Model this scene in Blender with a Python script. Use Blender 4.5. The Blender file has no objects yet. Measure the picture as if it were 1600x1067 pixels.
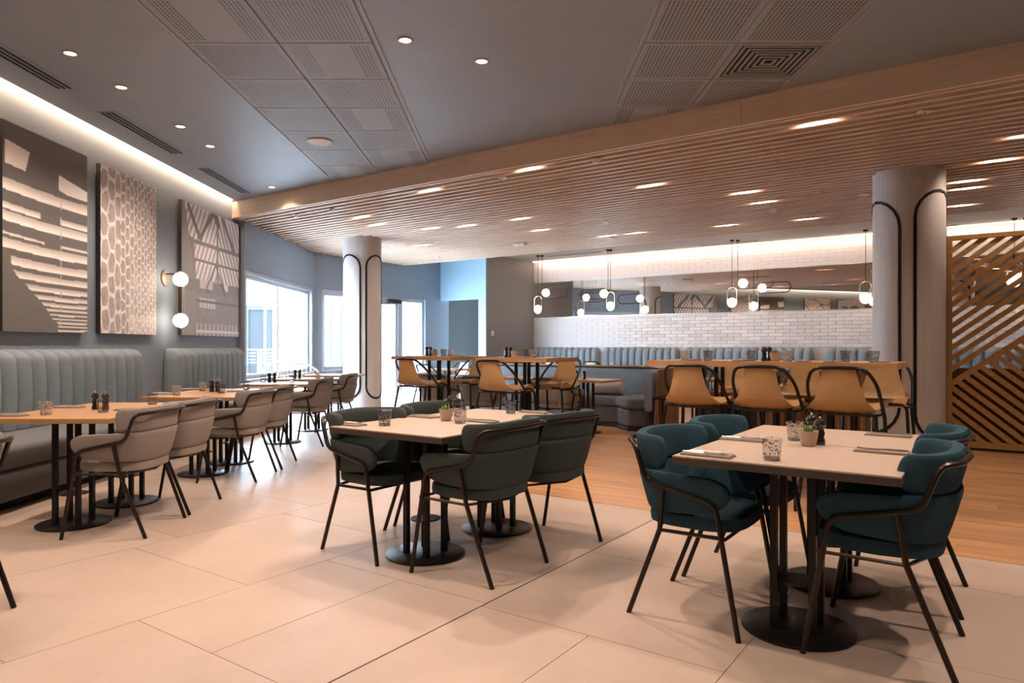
import bpy, math, random
from mathutils import Vector, Matrix
random.seed(7)
PI = math.pi
SC = bpy.context.scene
COL = SC.collection

# ------------------------------------------------------------------ camera, sky, exposure
H = 1.18
cam_d = bpy.data.cameras.new('camera')
cam = bpy.data.objects.new('camera', cam_d)
COL.objects.link(cam)
cam.location = (0, 0, H)
cam.rotation_euler = (PI/2, 0, 0)
cam_d.sensor_width = 36
cam_d.lens = 1080/1600*36
cam_d.shift_y = 7.5/1600
cam_d.clip_start = .05
SC.camera = cam
SC.view_settings.view_transform = 'Standard'
SC.view_settings.look = 'None'
SC.view_settings.gamma = 1
SC.view_settings.use_curve_mapping = False
SC.view_settings.exposure = 1.0
SC.cycles.max_bounces = 8
SC.cycles.diffuse_bounces = 4
SC.cycles.transparent_max_bounces = 16
SC.cycles.sample_clamp_indirect = 6
SC.cycles.caustics_reflective = False
SC.cycles.caustics_refractive = False

world = bpy.data.worlds.new('bright overcast sky')
SC.world = world
world.use_nodes = True
wn = world.node_tree.nodes
wn['Background'].inputs[0].default_value = (.62, .80, 1.0, 1)
wn['Background'].inputs[1].default_value = 32.0

WARM = (1.0, .78, .62)
def spot(name, loc, power, size=2.2, blend=.7, rad=.035, color=WARM, parent=None):
    d = bpy.data.lights.new(name, 'SPOT')
    d.energy = power*.72; d.spot_size = size; d.spot_blend = blend
    d.shadow_soft_size = rad; d.color = color
    o = bpy.data.objects.new(name, d); COL.objects.link(o)
    o.location = loc
    if parent: o.parent = parent
    return o
def area(name, loc, rot, sx, sy, power, color, portal=False):
    d = bpy.data.lights.new(name, 'AREA'); d.shape = 'RECTANGLE'
    d.size = sx; d.size_y = sy; d.energy = power; d.color = color
    o = bpy.data.objects.new(name, d); COL.objects.link(o)
    o.location = loc; o.rotation_euler = rot
    if portal: d.cycles.is_portal = True
    return o

sun_d = bpy.data.lights.new('sun', 'SUN'); sun_d.energy = 9; sun_d.angle = .02; sun_d.color = (1, .97, .93)
sun = bpy.data.objects.new('sun', sun_d); COL.objects.link(sun)
sun.rotation_euler = (math.radians(-28), math.radians(-2), math.radians(-62))
sun.rotation_euler = Vector((.62, -.30, .72)).to_track_quat('Z', 'Y').to_euler()

# ------------------------------------------------------------------ plan axes of the room
A = Vector((.575, .818, 0)); B = Vector((.818, -.575, 0))
ANG = math.atan2(-.575, .818)            # rotation that takes +x onto B (and +y onto A)
MUV = Matrix(((B.x, A.x, 0, 0), (B.y, A.y, 0, 0), (0, 0, 1, 0), (0, 0, 0, 1)))     # (v, u, z) -> world
def P(u, v, z=0.0):
    return Vector((u*.575+v*.818, u*.818-v*.575, z))
def UV(x, y):
    return (x*.575+y*.818, x*.818-y*.575)

# ------------------------------------------------------------------ materials
MATS = {}
def new_mat(name):
    m = bpy.data.materials.new(name); m.use_nodes = True
    return m, m.node_tree.nodes, m.node_tree.links, m.node_tree.nodes['Principled BSDF']
def plain(name, c, rough=.5, metal=0.0, bump=0.0, bscale=60, spec=.5, var=0.0, coat=0.0):
    if name in MATS: return MATS[name]
    m, n, l, b = new_mat(name)
    b.inputs['Base Color'].default_value = (*c, 1)
    b.inputs['Roughness'].default_value = rough
    b.inputs['Metallic'].default_value = metal
    b.inputs['Specular IOR Level'].default_value = spec
    b.inputs['Coat Weight'].default_value = coat
    if bump or var:
        tc = n.new('ShaderNodeTexCoord'); no = n.new('ShaderNodeTexNoise')
        no.inputs['Scale'].default_value = bscale; no.inputs['Detail'].default_value = 5
        l.new(tc.outputs['Object'], no.inputs['Vector'])
        if bump:
            bp = n.new('ShaderNodeBump'); bp.inputs['Strength'].default_value = bump
            bp.inputs['Distance'].default_value = .01
            l.new(no.outputs['Fac'], bp.inputs['Height']); l.new(bp.outputs['Normal'], b.inputs['Normal'])
        if var:
            r = n.new('ShaderNodeValToRGB')
            r.color_ramp.elements[0].position = .3; r.color_ramp.elements[1].position = .7
            r.color_ramp.elements[0].color = (*[x*(1-var) for x in c], 1)
            r.color_ramp.elements[1].color = (*[min(1, x*(1+var)) for x in c], 1)
            l.new(no.outputs['Fac'], r.inputs['Fac']); l.new(r.outputs['Color'], b.inputs['Base Color'])
    MATS[name] = m
    return m
def wood(name, c1, c2, grain=(2, 40, 40), rough=.45, rnd=.12, coords='Object'):
    """grain: stretched noise along the low-scale axis; colour shifts a little per object"""
    m, n, l, b = new_mat(name)
    tc = n.new('ShaderNodeTexCoord'); mp = n.new('ShaderNodeMapping'); no = n.new('ShaderNodeTexNoise')
    oi = n.new('ShaderNodeObjectInfo'); ad = n.new('ShaderNodeVectorMath'); ad.operation = 'ADD'
    mp.inputs['Scale'].default_value = grain
    no.inputs['Scale'].default_value = 1; no.inputs['Detail'].default_value = 6; no.inputs['Roughness'].default_value = .6
    sc = n.new('ShaderNodeMath'); sc.operation = 'MULTIPLY'; sc.inputs[1].default_value = 37
    l.new(oi.outputs['Random'], sc.inputs[0])
    l.new(tc.outputs[coords], mp.inputs['Vector']); l.new(mp.outputs['Vector'], ad.inputs[0]); l.new(sc.outputs[0], ad.inputs[1])
    l.new(ad.outputs[0], no.inputs['Vector'])
    r = n.new('ShaderNodeValToRGB'); r.color_ramp.elements[0].position = .35; r.color_ramp.elements[1].position = .68
    r.color_ramp.elements[0].color = (*c1, 1); r.color_ramp.elements[1].color = (*c2, 1)
    l.new(no.outputs['Fac'], r.inputs['Fac'])
    hv = n.new('ShaderNodeHueSaturation')
    mr = n.new('ShaderNodeMapRange'); mr.inputs['To Min'].default_value = 1-rnd; mr.inputs['To Max'].default_value = 1+rnd
    l.new(oi.outputs['Random'], mr.inputs['Value']); l.new(mr.outputs[0], hv.inputs['Value'])
    l.new(r.outputs['Color'], hv.inputs['Color']); l.new(hv.outputs['Color'], b.inputs['Base Color'])
    b.inputs['Roughness'].default_value = rough
    bp = n.new('ShaderNodeBump'); bp.inputs['Strength'].default_value = .12; bp.inputs['Distance'].default_value = .003
    l.new(no.outputs['Fac'], bp.inputs['Height']); l.new(bp.outputs['Normal'], b.inputs['Normal'])
    MATS[name] = m
    return m
def emit(name, c, s):
    m, n, l, b = new_mat(name)
    b.inputs['Base Color'].default_value = (*c, 1)
    b.inputs['Emission Color'].default_value = (*c, 1); b.inputs['Emission Strength'].default_value = s
    MATS[name] = m
    return m

M_WALL = plain('grey wall paint', (.225, .268, .318), .6, bump=.03, bscale=120, var=.03)
M_WALLD = plain('warm grey wall paint', (.20, .20, .205), .42, bump=.03, bscale=120, var=.03)
M_WALLB = plain('daylight tinted wall paint', (.30, .45, .58), .6)  # blue daylight put into the colour of the bulkhead and wall end
M_CEIL = plain('slate ceiling paint', (.26, .305, .36), .5, var=.03, bscale=3)
M_CEILW = plain('off white ceiling paint', (.42, .41, .40), .7)
M_BLACK = plain('black powder coated steel', (.018, .016, .016), .38, .6, spec=.4)
M_BRONZE = plain('dark bronze tube', (.035, .024, .019), .34, .75)
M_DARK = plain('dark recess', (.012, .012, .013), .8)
M_WHITE = plain('white plastic', (.80, .78, .75), .4)
M_CHROME = plain('brushed steel', (.62, .60, .58), .28, 1.0)
M_BRASS = plain('pale gold metal', (.72, .52, .36), .3, 1.0)
M_FRAME = plain('grey window frame', (.42, .44, .48), .45)
M_TEAL = plain('teal woven wool', (.028, .064, .088), .9, bump=.5, bscale=420, spec=.15, var=.12)
M_GREEN = plain('dark green woven wool', (.050, .064, .062), .9, bump=.5, bscale=420, spec=.15, var=.12)
M_GREYF = plain('taupe woven fabric', (.27, .235, .215), .9, bump=.6, bscale=380, spec=.15, var=.22)
M_BLUEV = plain('dusty blue upholstery', (.22, .265, .30), .75, bump=.15, bscale=200, spec=.25, var=.05)
M_SEATV = plain('grey velvet seat', (.125, .128, .135), .7, bump=.2, bscale=90, spec=.3, var=.10)
M_MUST = plain('tan mustard leather', (.42, .245, .105), .42, bump=.06, bscale=150, var=.04)
M_PALE = plain('pale blush leather', (.62, .48, .40), .5)
M_OAK = wood('oiled oak veneer', (.34, .175, .075), (.50, .28, .135), (3, 45, 45), .4, .05)
M_OAKE = wood('oak edge', (.30, .16, .06), (.42, .24, .10), (3, 60, 90), .45, .04)
M_SLAT = wood('oak ceiling slat', (.60, .44, .33), (.73, .56, .43), (2, 60, 60), .45, .05)
M_FASC = wood('oak fascia', (.64, .47, .35), (.72, .55, .42), (1.5, 30, 30), .45, .03)
M_PLANK = wood('oak floor board', (.36, .175, .075), (.52, .28, .135), (2.0, 26, 26), .34, .16)
M_BATT = wood('walnut batten', (.21, .105, .048), (.33, .18, .09), (40, 40, 2), .5, .16)
M_SCREEN = wood('golden oak lattice', (.38, .20, .065), (.50, .28, .10), (30, 30, 30), .45, .04)
M_SCRD = wood('dark oak backing', (.085, .038, .013), (.12, .055, .02), (4, 30, 30), .6, .04)  # dark brown oak panel behind the lower slats
M_COLW = wood('limed wood veneer', (.46, .43, .41), (.56, .53, .51), (60, 60, 1.2), .5, .02)
M_STONE = plain('greige speckled tabletop', (.44, .335, .27), .42, var=.09, bscale=55)
M_TEDGE = plain('dark walnut edge', (.05, .034, .027), .4)
M_RATTAN = plain('rattan', (.62, .42, .28), .6)
M_NAPKIN = plain('taupe linen napkin', (.27, .20, .165), .9, bump=.4, bscale=300)
M_CERAM = plain('sand ribbed ceramic', (.40, .29, .21), .45)
M_LEAF = plain('succulent green', (.16, .25, .08), .6, var=.3, bscale=30)
M_SOIL = plain('potting soil', (.03, .02, .015), .9)
M_MILL = plain('black lacquered mill', (.016, .010, .009), .12, coat=.6)
M_OUTW = plain('white render outside', (.85, .87, .88), .8)
M_OUTG = plain('outside frame darkened for glare', (.02, .023, .026), .6, spec=.1)  # colour taken near black so the frame still reads in overexposed daylight
M_OUTF = plain('pale terrace paving', (.75, .74, .72), .8)
M_GLOBE = emit('opal glass globe', (1.0, .82, .66), 7)
M_LENS = emit('warm lamp lens', (1.0, .74, .52), 9)
M_LED = emit('warm led strip', (1.0, .70, .47), 4)
M_GROUT = plain('beige grout', (.20, .13, .10), .9)
M_BGROUT = plain('pale wall grout', (.50, .48, .47), .9)
M_MIRROR = plain('mirror', (.82, .82, .82), .0, 1.0)

# floor stone: soft clouding, colour drift per tile
def stone_floor():
    m, n, l, b = new_mat('beige porcelain floor tile')
    tc = n.new('ShaderNodeTexCoord'); no = n.new('ShaderNodeTexNoise'); no.inputs['Scale'].default_value = 2.2
    no.inputs['Detail'].default_value = 8; no.inputs['Roughness'].default_value = .62
    l.new(tc.outputs['Object'], no.inputs['Vector'])
    r = n.new('ShaderNodeValToRGB'); r.color_ramp.elements[0].position = .3; r.color_ramp.elements[1].position = .72
    r.color_ramp.elements[0].color = (.405, .305, .245, 1); r.color_ramp.elements[1].color = (.475, .365, .300, 1)
    l.new(no.outputs['Fac'], r.inputs['Fac'])
    oi = n.new('ShaderNodeObjectInfo'); mr = n.new('ShaderNodeMapRange')
    mr.inputs['To Min'].default_value = .965; mr.inputs['To Max'].default_value = 1.035
    hv = n.new('ShaderNodeHueSaturation'); l.new(oi.outputs['Random'], mr.inputs['Value']); l.new(mr.outputs[0], hv.inputs['Value'])
    l.new(r.outputs['Color'], hv.inputs['Color']); l.new(hv.outputs['Color'], b.inputs['Base Color'])
    b.inputs['Roughness'].default_value = .40
    no2 = n.new('ShaderNodeTexNoise'); no2.inputs['Scale'].default_value = 40
    l.new(tc.outputs['Object'], no2.inputs['Vector'])
    bp = n.new('ShaderNodeBump'); bp.inputs['Strength'].default_value = .05; bp.inputs['Distance'].default_value = .002
    l.new(no2.outputs['Fac'], bp.inputs['Height']); l.new(bp.outputs['Normal'], b.inputs['Normal'])
    return m
M_FLOOR = stone_floor()
def brick_mat():
    m, n, l, b = new_mat('glazed white wall tile')
    oi = n.new('ShaderNodeObjectInfo'); r = n.new('ShaderNodeValToRGB')
    r.color_ramp.elements[0].color = (.53, .505, .50, 1); r.color_ramp.elements[1].color = (.68, .655, .65, 1)
    l.new(oi.outputs['Random'], r.inputs['Fac']); l.new(r.outputs['Color'], b.inputs['Base Color'])
    b.inputs['Roughness'].default_value = .5; b.inputs['Specular IOR Level'].default_value = .35
    return m
M_BRICK = brick_mat()
def perf_mat(blank):
    """grey ceiling plate with rows of small dark punched holes; the local x axis runs -.35..35 (in metres)"""
    m, n, l, b = new_mat('perforated ceiling plate' + (' with blank middle' if blank else ''))
    tc = n.new('ShaderNodeTexCoord'); sx = n.new('ShaderNodeSeparateXYZ'); l.new(tc.outputs['Object'], sx.inputs[0])
    def mt(op, a, bb=None):
        k = n.new('ShaderNodeMath'); k.operation = op
        for i, q in enumerate((a, bb)):
            if q is None: continue
            if isinstance(q, (int, float)): k.inputs[i].default_value = q
            else: l.new(q, k.inputs[i])
        return k.outputs[0]
    pitch = .029
    fx = mt('SUBTRACT', mt('FRACT', mt('ADD', mt('DIVIDE', sx.outputs[0], pitch), 50.5)), .5)
    fy = mt('SUBTRACT', mt('FRACT', mt('ADD', mt('DIVIDE', sx.outputs[1], pitch), 50.5)), .5)
    d2 = mt('ADD', mt('MULTIPLY', fx, fx), mt('MULTIPLY', fy, fy))
    hole = mt('LESS_THAN', d2, .088)
    inx = mt('LESS_THAN', mt('ABSOLUTE', sx.outputs[0]), .315); iny = mt('LESS_THAN', mt('ABSOLUTE', sx.outputs[1]), .315)
    hole = mt('MULTIPLY', hole, mt('MULTIPLY', inx, iny))
    if blank:
        hole = mt('MULTIPLY', hole, mt('GREATER_THAN', mt('ABSOLUTE', sx.outputs[0]), .16))
    mx = n.new('ShaderNodeMix'); mx.data_type = 'RGBA'
    mx.inputs[6].default_value = (.31, .335, .375, 1); mx.inputs[7].default_value = (.02, .022, .026, 1)
    l.new(hole, mx.inputs[0]); l.new(mx.outputs[2], b.inputs['Base Color']); b.inputs['Roughness'].default_value = .6
    return m
M_PERF = perf_mat(False); M_PERFB = perf_mat(True)
def front_fresnel(n, l, ior):
    fr = n.new('ShaderNodeFresnel'); fr.inputs['IOR'].default_value = ior
    ge = n.new('ShaderNodeNewGeometry'); sb = n.new('ShaderNodeMath'); sb.operation = 'SUBTRACT'; sb.inputs[0].default_value = 1
    l.new(ge.outputs['Backfacing'], sb.inputs[1])
    mu = n.new('ShaderNodeMath'); mu.operation = 'MULTIPLY'; l.new(fr.outputs[0], mu.inputs[0]); l.new(sb.outputs[0], mu.inputs[1])
    return mu
def glass_pane():
    m, n, l, b = new_mat('clear window glass')
    tr = n.new('ShaderNodeBsdfTransparent'); gl = n.new('ShaderNodeBsdfGlossy'); gl.inputs['Roughness'].default_value = .02
    fr = front_fresnel(n, l, 1.25)
    mx = n.new('ShaderNodeMixShader'); l.new(fr.outputs[0], mx.inputs[0]); l.new(tr.outputs[0], mx.inputs[1]); l.new(gl.outputs[0], mx.inputs[2])
    l.new(mx.outputs[0], n['Material Output'].inputs[0])
    return m
M_GLASS = glass_pane()
def tumbler_mat(name, dens, col):
    """clear tumbler glass with a scattered printed blotch pattern"""
    m, n, l, b = new_mat(name)
    tr = n.new('ShaderNodeBsdfTransparent'); tr.inputs[0].default_value = (.93, .93, .93, 1)
    gl = n.new('ShaderNodeBsdfGlossy'); gl.inputs['Roughness'].default_value = .05
    fr = front_fresnel(n, l, 1.55)
    mx = n.new('ShaderNodeMixShader'); l.new(fr.outputs[0], mx.inputs[0]); l.new(tr.outputs[0], mx.inputs[1]); l.new(gl.outputs[0], mx.inputs[2])
    tc = n.new('ShaderNodeTexCoord'); no = n.new('ShaderNodeTexNoise'); no.inputs['Scale'].default_value = 105; no.inputs['Detail'].default_value = 1
    l.new(tc.outputs['Object'], no.inputs['Vector'])
    gt = n.new('ShaderNodeMath'); gt.operation = 'GREATER_THAN'; gt.inputs[1].default_value = dens; l.new(no.outputs['Fac'], gt.inputs[0])
    b.inputs['Base Color'].default_value = (*col, 1); b.inputs['Roughness'].default_value = .3
    m2 = n.new('ShaderNodeMixShader'); l.new(gt.outputs[0], m2.inputs[0]); l.new(mx.outputs[0], m2.inputs[1]); l.new(b.outputs[0], m2.inputs[2])
    l.new(m2.outputs[0], n['Material Output'].inputs[0])
    return m
M_TUM = tumbler_mat('speckled tumbler glass', .655, (.05, .045, .045))
M_TUMB = tumbler_mat('densely patterned tumbler glass', .585, (.10, .10, .11))
M_TUMW = tumbler_mat('frosty patterned tumbler glass', .56, (.50, .44, .40))

# ------------------------------------------------------------------ mesh building
class MB:
    def __init__(s): s.v = []; s.f = []
    def add(s, vs, fs):
        k = len(s.v); s.v += [tuple(p) for p in vs]; s.f += [tuple(i+k for i in f) for f in fs]; return s
    def box(s, x0, x1, y0, y1, z0, z1, M=None):
        vs = [Vector((x, y, z)) for z in (z0, z1) for x, y in ((x0, y0), (x1, y0), (x1, y1), (x0, y1))]
        if M is not None: vs = [M @ p for p in vs]
        return s.add(vs, [(3, 2, 1, 0), (4, 5, 6, 7), (0, 1, 5, 4), (1, 2, 6, 5), (2, 3, 7, 6), (3, 0, 4, 7)])
    def rbox(s, x0, x1, y0, y1, z0, z1, r=.02, n=3, M=None):
        """box with rounded vertical corners and softened top and bottom edges"""
        rz = min(r, (z1-z0)/2-1e-4); r = min(r, (x1-x0)/2-1e-4, (y1-y0)/2-1e-4)
        prof = [(rz*(1-math.cos(a)), rz*(1-math.sin(a))) for a in [PI/2*i/n for i in range(n+1)]]
        rings = [(rz-q[0], z0+rz-math.sin(PI/2*i/n)*0-0) for i, q in enumerate([])]
        rings = []
        for i in range(n+1):
            a = PI/2*i/n; rings.append((rz*(1-math.sin(a)), z0+rz*(1-math.cos(a))))
        for i in range(n+1):
            a = PI/2*i/n; rings.append((rz*(1-math.cos(a)), z1-rz*(1-math.sin(a))))
        vs = []; m = 4*(n+1)
        for ins, z in rings:
            rr = max(r-ins, 1e-3)
            for k, (cx, cy) in enumerate(((x1-r, y1-r), (x0+r, y1-r), (x0+r, y0+r), (x1-r, y0+r))):
                for i in range(n+1):
                    a = PI/2*(k+i/n); vs.append(Vector((cx+rr*math.cos(a), cy+rr*math.sin(a), z)))
        if M is not None: vs = [M @ p for p in vs]
        fs = [tuple(reversed(range(m))), tuple(range((len(rings)-1)*m, len(rings)*m))]
        for j in range(len(rings)-1):
            for i in range(m):
                fs.append((j*m+i, j*m+(i+1) % m, (j+1)*m+(i+1) % m, (j+1)*m+i))
        return s.add(vs, fs)
    def prism(s, poly, z0, z1):
        n = len(poly)
        a = sum(poly[i][0]*poly[(i+1) % n][1]-poly[(i+1) % n][0]*poly[i][1] for i in range(n))
        if a < 0: poly = poly[::-1]
        vs = [(p[0], p[1], z0) for p in poly]+[(p[0], p[1], z1) for p in poly]
        fs = [tuple(reversed(range(n))), tuple(range(n, 2*n))]+[(i, (i+1) % n, n+(i+1) % n, n+i) for i in range(n)]
        return s.add(vs, fs)
    def tube(s, pts, r, n=8, closed=False, caps=True):
        pts = [Vector(p) for p in pts]; N = len(pts); vs = []; up = None
        for i, p in enumerate(pts):
            a = pts[i-1] if (i or closed) else p; b = pts[(i+1) % N] if (i < N-1 or closed) else p
            t = (b-a).normalized()
            if up is None:
                up = t.orthogonal().normalized()
            up = (up-t*up.dot(t)).normalized(); w = t.cross(up)
            for k in range(n):
                q = 2*PI*k/n; vs.append(p+(up*math.cos(q)+w*math.sin(q))*r)
        fs = []
        for i in range(N if closed else N-1):
            j = (i+1) % N
            for k in range(n):
                fs.append((i*n+k, i*n+(k+1) % n, j*n+(k+1) % n, j*n+k))
        if caps and not closed:
            fs.append(tuple(reversed(range(n)))); fs.append(tuple(range((N-1)*n, N*n)))
        return s.add(vs, fs)
    def lathe(s, prof, n=20, c=(0, 0, 0), M=None, caps=True):
        vs = []; fs = []
        for r, z in prof:
            for k in range(n):
                a = 2*PI*k/n; vs.append(Vector((c[0]+r*math.cos(a), c[1]+r*math.sin(a), c[2]+z)))
        if M is not None: vs = [M @ p for p in vs]
        for i in range(len(prof)-1):
            for k in range(n):
                fs.append((i*n+k, i*n+(k+1) % n, (i+1)*n+(k+1) % n, (i+1)*n+k))
        if caps and prof[0][0] > 1e-6: fs.append(tuple(reversed(range(n))))
        if caps and prof[-1][0] > 1e-6: fs.append(tuple(range((len(prof)-1)*n, len(prof)*n)))
        return s.add(vs, fs)
    def sphere(s, c, r, n=14, sq=(1, 1, 1)):
        prof = []
        vs = []; fs = []; m = n//2+2
        for i in range(1, m):
            a = -PI/2+PI*i/m
            for k in range(n):
                q = 2*PI*k/n; vs.append((c[0]+r*sq[0]*math.cos(a)*math.cos(q), c[1]+r*sq[1]*math.cos(a)*math.sin(q), c[2]+r*sq[2]*math.sin(a)))
        vs += [(c[0], c[1], c[2]-r*sq[2]), (c[0], c[1], c[2]+r*sq[2])]
        for i in range(m-2):
            for k in range(n): fs.append((i*n+k, i*n+(k+1) % n, (i+1)*n+(k+1) % n, (i+1)*n+k))
        b = (m-1)*n
        for k in range(n):
            fs.append(((k+1) % n, k, b)); fs.append(((m-2)*n+k, (m-2)*n+(k+1) % n, b+1))
        return s.add(vs, fs)
    def mesh(s, name, smooth=False, angle=40):
        me = bpy.data.meshes.new(name); me.from_pydata(s.v, [], s.f); me.update()
        if smooth:
            me.polygons.foreach_set('use_smooth', [True]*len(me.polygons))
            me.set_sharp_from_angle(angle=math.radians(angle))
        return me

def setp(o, label=None, cat=None, group=None, kind=None):
    if label: o['label'] = label
    if cat: o['category'] = cat
    if group: o['group'] = group
    if kind: o['kind'] = kind
    return o
def obj(name, mb, mat, parent=None, smooth=False, label=None, kind=None, loc=None, mesh=None):
    me = mesh or mb.mesh(name, smooth)
    if not me.materials: me.materials.append(mat)
    o = bpy.data.objects.new(name, me); COL.objects.link(o)
    if parent: o.parent = parent
    if loc is not None: o.location = loc
    if label: o['label'] = label
    if kind: o['kind'] = kind
    return o
def struct(name, mb, mat, parent=None, smooth=False):
    return obj(name, mb, mat, parent, smooth, kind=None if parent else 'structure')
def thing(name, label, cat, loc=(0, 0, 0), rz=0, group=None):
    o = bpy.data.objects.new(name, None); COL.objects.link(o); o.empty_display_size = .1
    o.location = loc; o.rotation_euler = (0, 0, rz)
    return setp(o, label, cat, group)
def dup(root, loc, rz=0, label=None, group=None):
    r = root.copy(); COL.objects.link(r); r.location = loc; r.rotation_euler = (0, 0, rz)
    if label: r['label'] = label
    if group: r['group'] = group
    for ch in list(root.children):
        c = ch.copy(); COL.objects.link(c); c.parent = r
        for g in ch.children:
            d = g.copy(); COL.objects.link(d); d.parent = c
    return r
class Proto:
    """first placement uses the object itself, later ones are copies"""
    def __init__(s, maker): s.maker = maker; s.o = None
    def put(s, loc, rz, label, group=None):
        if s.o is None:
            s.o = s.maker(); o = s.o; o.location = loc; o.rotation_euler = (0, 0, rz); o['label'] = label
            if group: o['group'] = group
            return o
        return dup(s.o, loc, rz, label, group)
def rounded(pts, r=.05, n=4):
    """polyline with rounded corners"""
    pts = [Vector(p) for p in pts]; out = [pts[0]]
    for i in range(1, len(pts)-1):
        a, b, c = pts[i-1], pts[i], pts[i+1]
        d1 = (a-b); d2 = (c-b); q = min(r, d1.length*.45, d2.length*.45)
        p1 = b+d1.normalized()*q; p2 = b+d2.normalized()*q
        for k in range(n+1):
            t = k/n; out.append(p1*(1-t)**2+b*2*t*(1-t)+p2*t*t)
    out.append(pts[-1]); return out
def clip(poly, nx, ny, c):
    """keep the side nx*x+ny*y <= c"""
    out = []
    for i in range(len(poly)):
        p, q = poly[i], poly[(i+1) % len(poly)]
        dp = nx*p[0]+ny*p[1]-c; dq = nx*q[0]+ny*q[1]-c
        if dp <= 0: out.append(p)
        if (dp < 0 < dq) or (dq < 0 < dp):
            t = dp/(dp-dq); out.append((p[0]+(q[0]-p[0])*t, p[1]+(q[1]-p[1])*t))
    return out
def parea(p): return abs(sum(p[i][0]*p[(i+1) % len(p)][1]-p[(i+1) % len(p)][0]*p[i][1] for i in range(len(p))))/2

# ------------------------------------------------------------------ ROOM SHELL
XW = -4.42            # picture wall
XB = -4.30            # window wall further on
YC = 15.05            # corner with the slanted door wall
ZC = 3.45; ZS = 3.20
UW = 15.60            # tiled back wall
UF = 6.40; US = 12.60 # slatted ceiling from / to
VR = 2.4
wb = Vector((XB, YC, 0))
def WB(s, z=0, off=0):                      # point on the slanted wall, off = outward
    return Vector((XB+.575*s-.818*off, YC+.818*s+.575*off, z))
room = [(XW, -2.5), (P(-3.2, VR).x, -2.5), tuple(P(UW, VR)[:2]), tuple(P(UW, -10.25)[:2]), tuple(P(13.6, -10.25)[:2]),
        tuple(P(13.6, -12.8)[:2]), tuple(P(16.6, -12.8)[:2]), tuple(P(16.6, -15)[:2])]
outline = [(-4.6, -2.6), (7, -2.6), tuple(P(8, VR+.2)[:2]), tuple(P(16.0, VR+.2)[:2]), tuple(P(16.0, -10.0)[:2]), tuple(P(18.0, -10.0)[:2]),
           tuple(P(18.0, -14.9)[:2]), tuple(WB(7)[:2]), tuple(WB(0)[:2]), (-4.45, YC)]
floor = struct('floor', MB().prism(outline, -.10, -.008), M_GROUT)

def keep_in_room(poly):
    poly = clip(poly, -1, 0, 4.42)
    # slanted wall: keep points with (p-wb).dot(B) >= 0
    poly = clip(poly, -.818, .575, -(wb.x*.818-wb.y*.575)) if poly else poly
    poly = clip(poly, 0, -1, 2.5) if poly else poly
    return poly
def uvpoly(u0, u1, v0, v1):
    return [tuple(P(u, v)[:2]) for u, v in ((u0, v0), (u0, v1), (u1, v1), (u1, v0))]
tiles = []
lanes = {0: ([-2.4+.02, -1.38, -.55, .49, 1.51, 2.53, 3.55], []), }
def lane_joints(k):
    off = {-1: .98, -2: 1.51, -3: 2.04, -4: 1.26, 0: .47, 1: .98}.get(k, random.choice([0, .34, .68]))
    return off
VJ = -1.92; LW = 1.11; LH = 1.02
for k in range(-10, 5):
    v0 = VJ+(k)*LW; v1 = v0+LW
    off = {-1: 1.51, -2: 2.04, -3: 1.51+.8, 0: 1.47, 1: 2.0, -4: 1.78}.get(k, 1.51+.34*(k % 3))
    u = off-LH*6; us = []
    while u < 18: us.append(u); u += LH
    for i in range(len(us)-1):
        a, b = us[i], us[i+1]
        cuts = [(a, b)] if not (a < 4.63 < b) else [(a, 4.63), (4.63, b)]
        for (a2, b2) in cuts:
            if b2-a2 < .02: continue
            split = (k, i) in ((-1, 6), (0, 6)) or random.random() < .10
            vs = [(v0, (v0+v1)/2), ((v0+v1)/2, v1)] if split else [(v0, v1)]
            for (c, d) in vs:
                g = .0016
                c2 = c+(.004 if abs(c-VJ) < 1e-6 else g); d2 = d-(.004 if abs(d-VJ) < 1e-6 else g)
                poly = uvpoly(a2+g, b2-g, c2, d2)
                if a2 >= 4.62: poly = clip(poly, 1, 0, .05-.002)
                if poly: poly = keep_in_room(poly)
                if len(poly) < 3 or parea(poly) < .01: continue
                cx = sum(p[0] for p in poly)/len(poly); cy = sum(p[1] for p in poly)/len(poly)
                if cy < .9 or abs(cx) > .80*cy+2.0: continue
                u_, v_ = UV(cx, cy)
                if v_ > VR: continue
                o = MB().prism([(p[0]-cx, p[1]-cy) for p in poly], -.012, 0)
                tiles.append((cy, o, (cx, cy, 0)))
tiles.sort(key=lambda t: t[0])
for d, mb, loc in tiles[:300]: obj('floor_tile', mb, M_FLOOR, floor, loc=loc)
back_tiles = MB()
back_tiles.prism([(-4.42, -2.5), (6, -2.5), (6, -.4), (3, .5), (-4.42, .5)], -.012, -.001)
for d, mb, loc in tiles[300:]: back_tiles.add([(p[0]+loc[0], p[1]+loc[1], p[2]) for p in mb.v], mb.f)
obj('far_floor_tiles', back_tiles, M_FLOOR, floor, kind='stuff')

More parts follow.
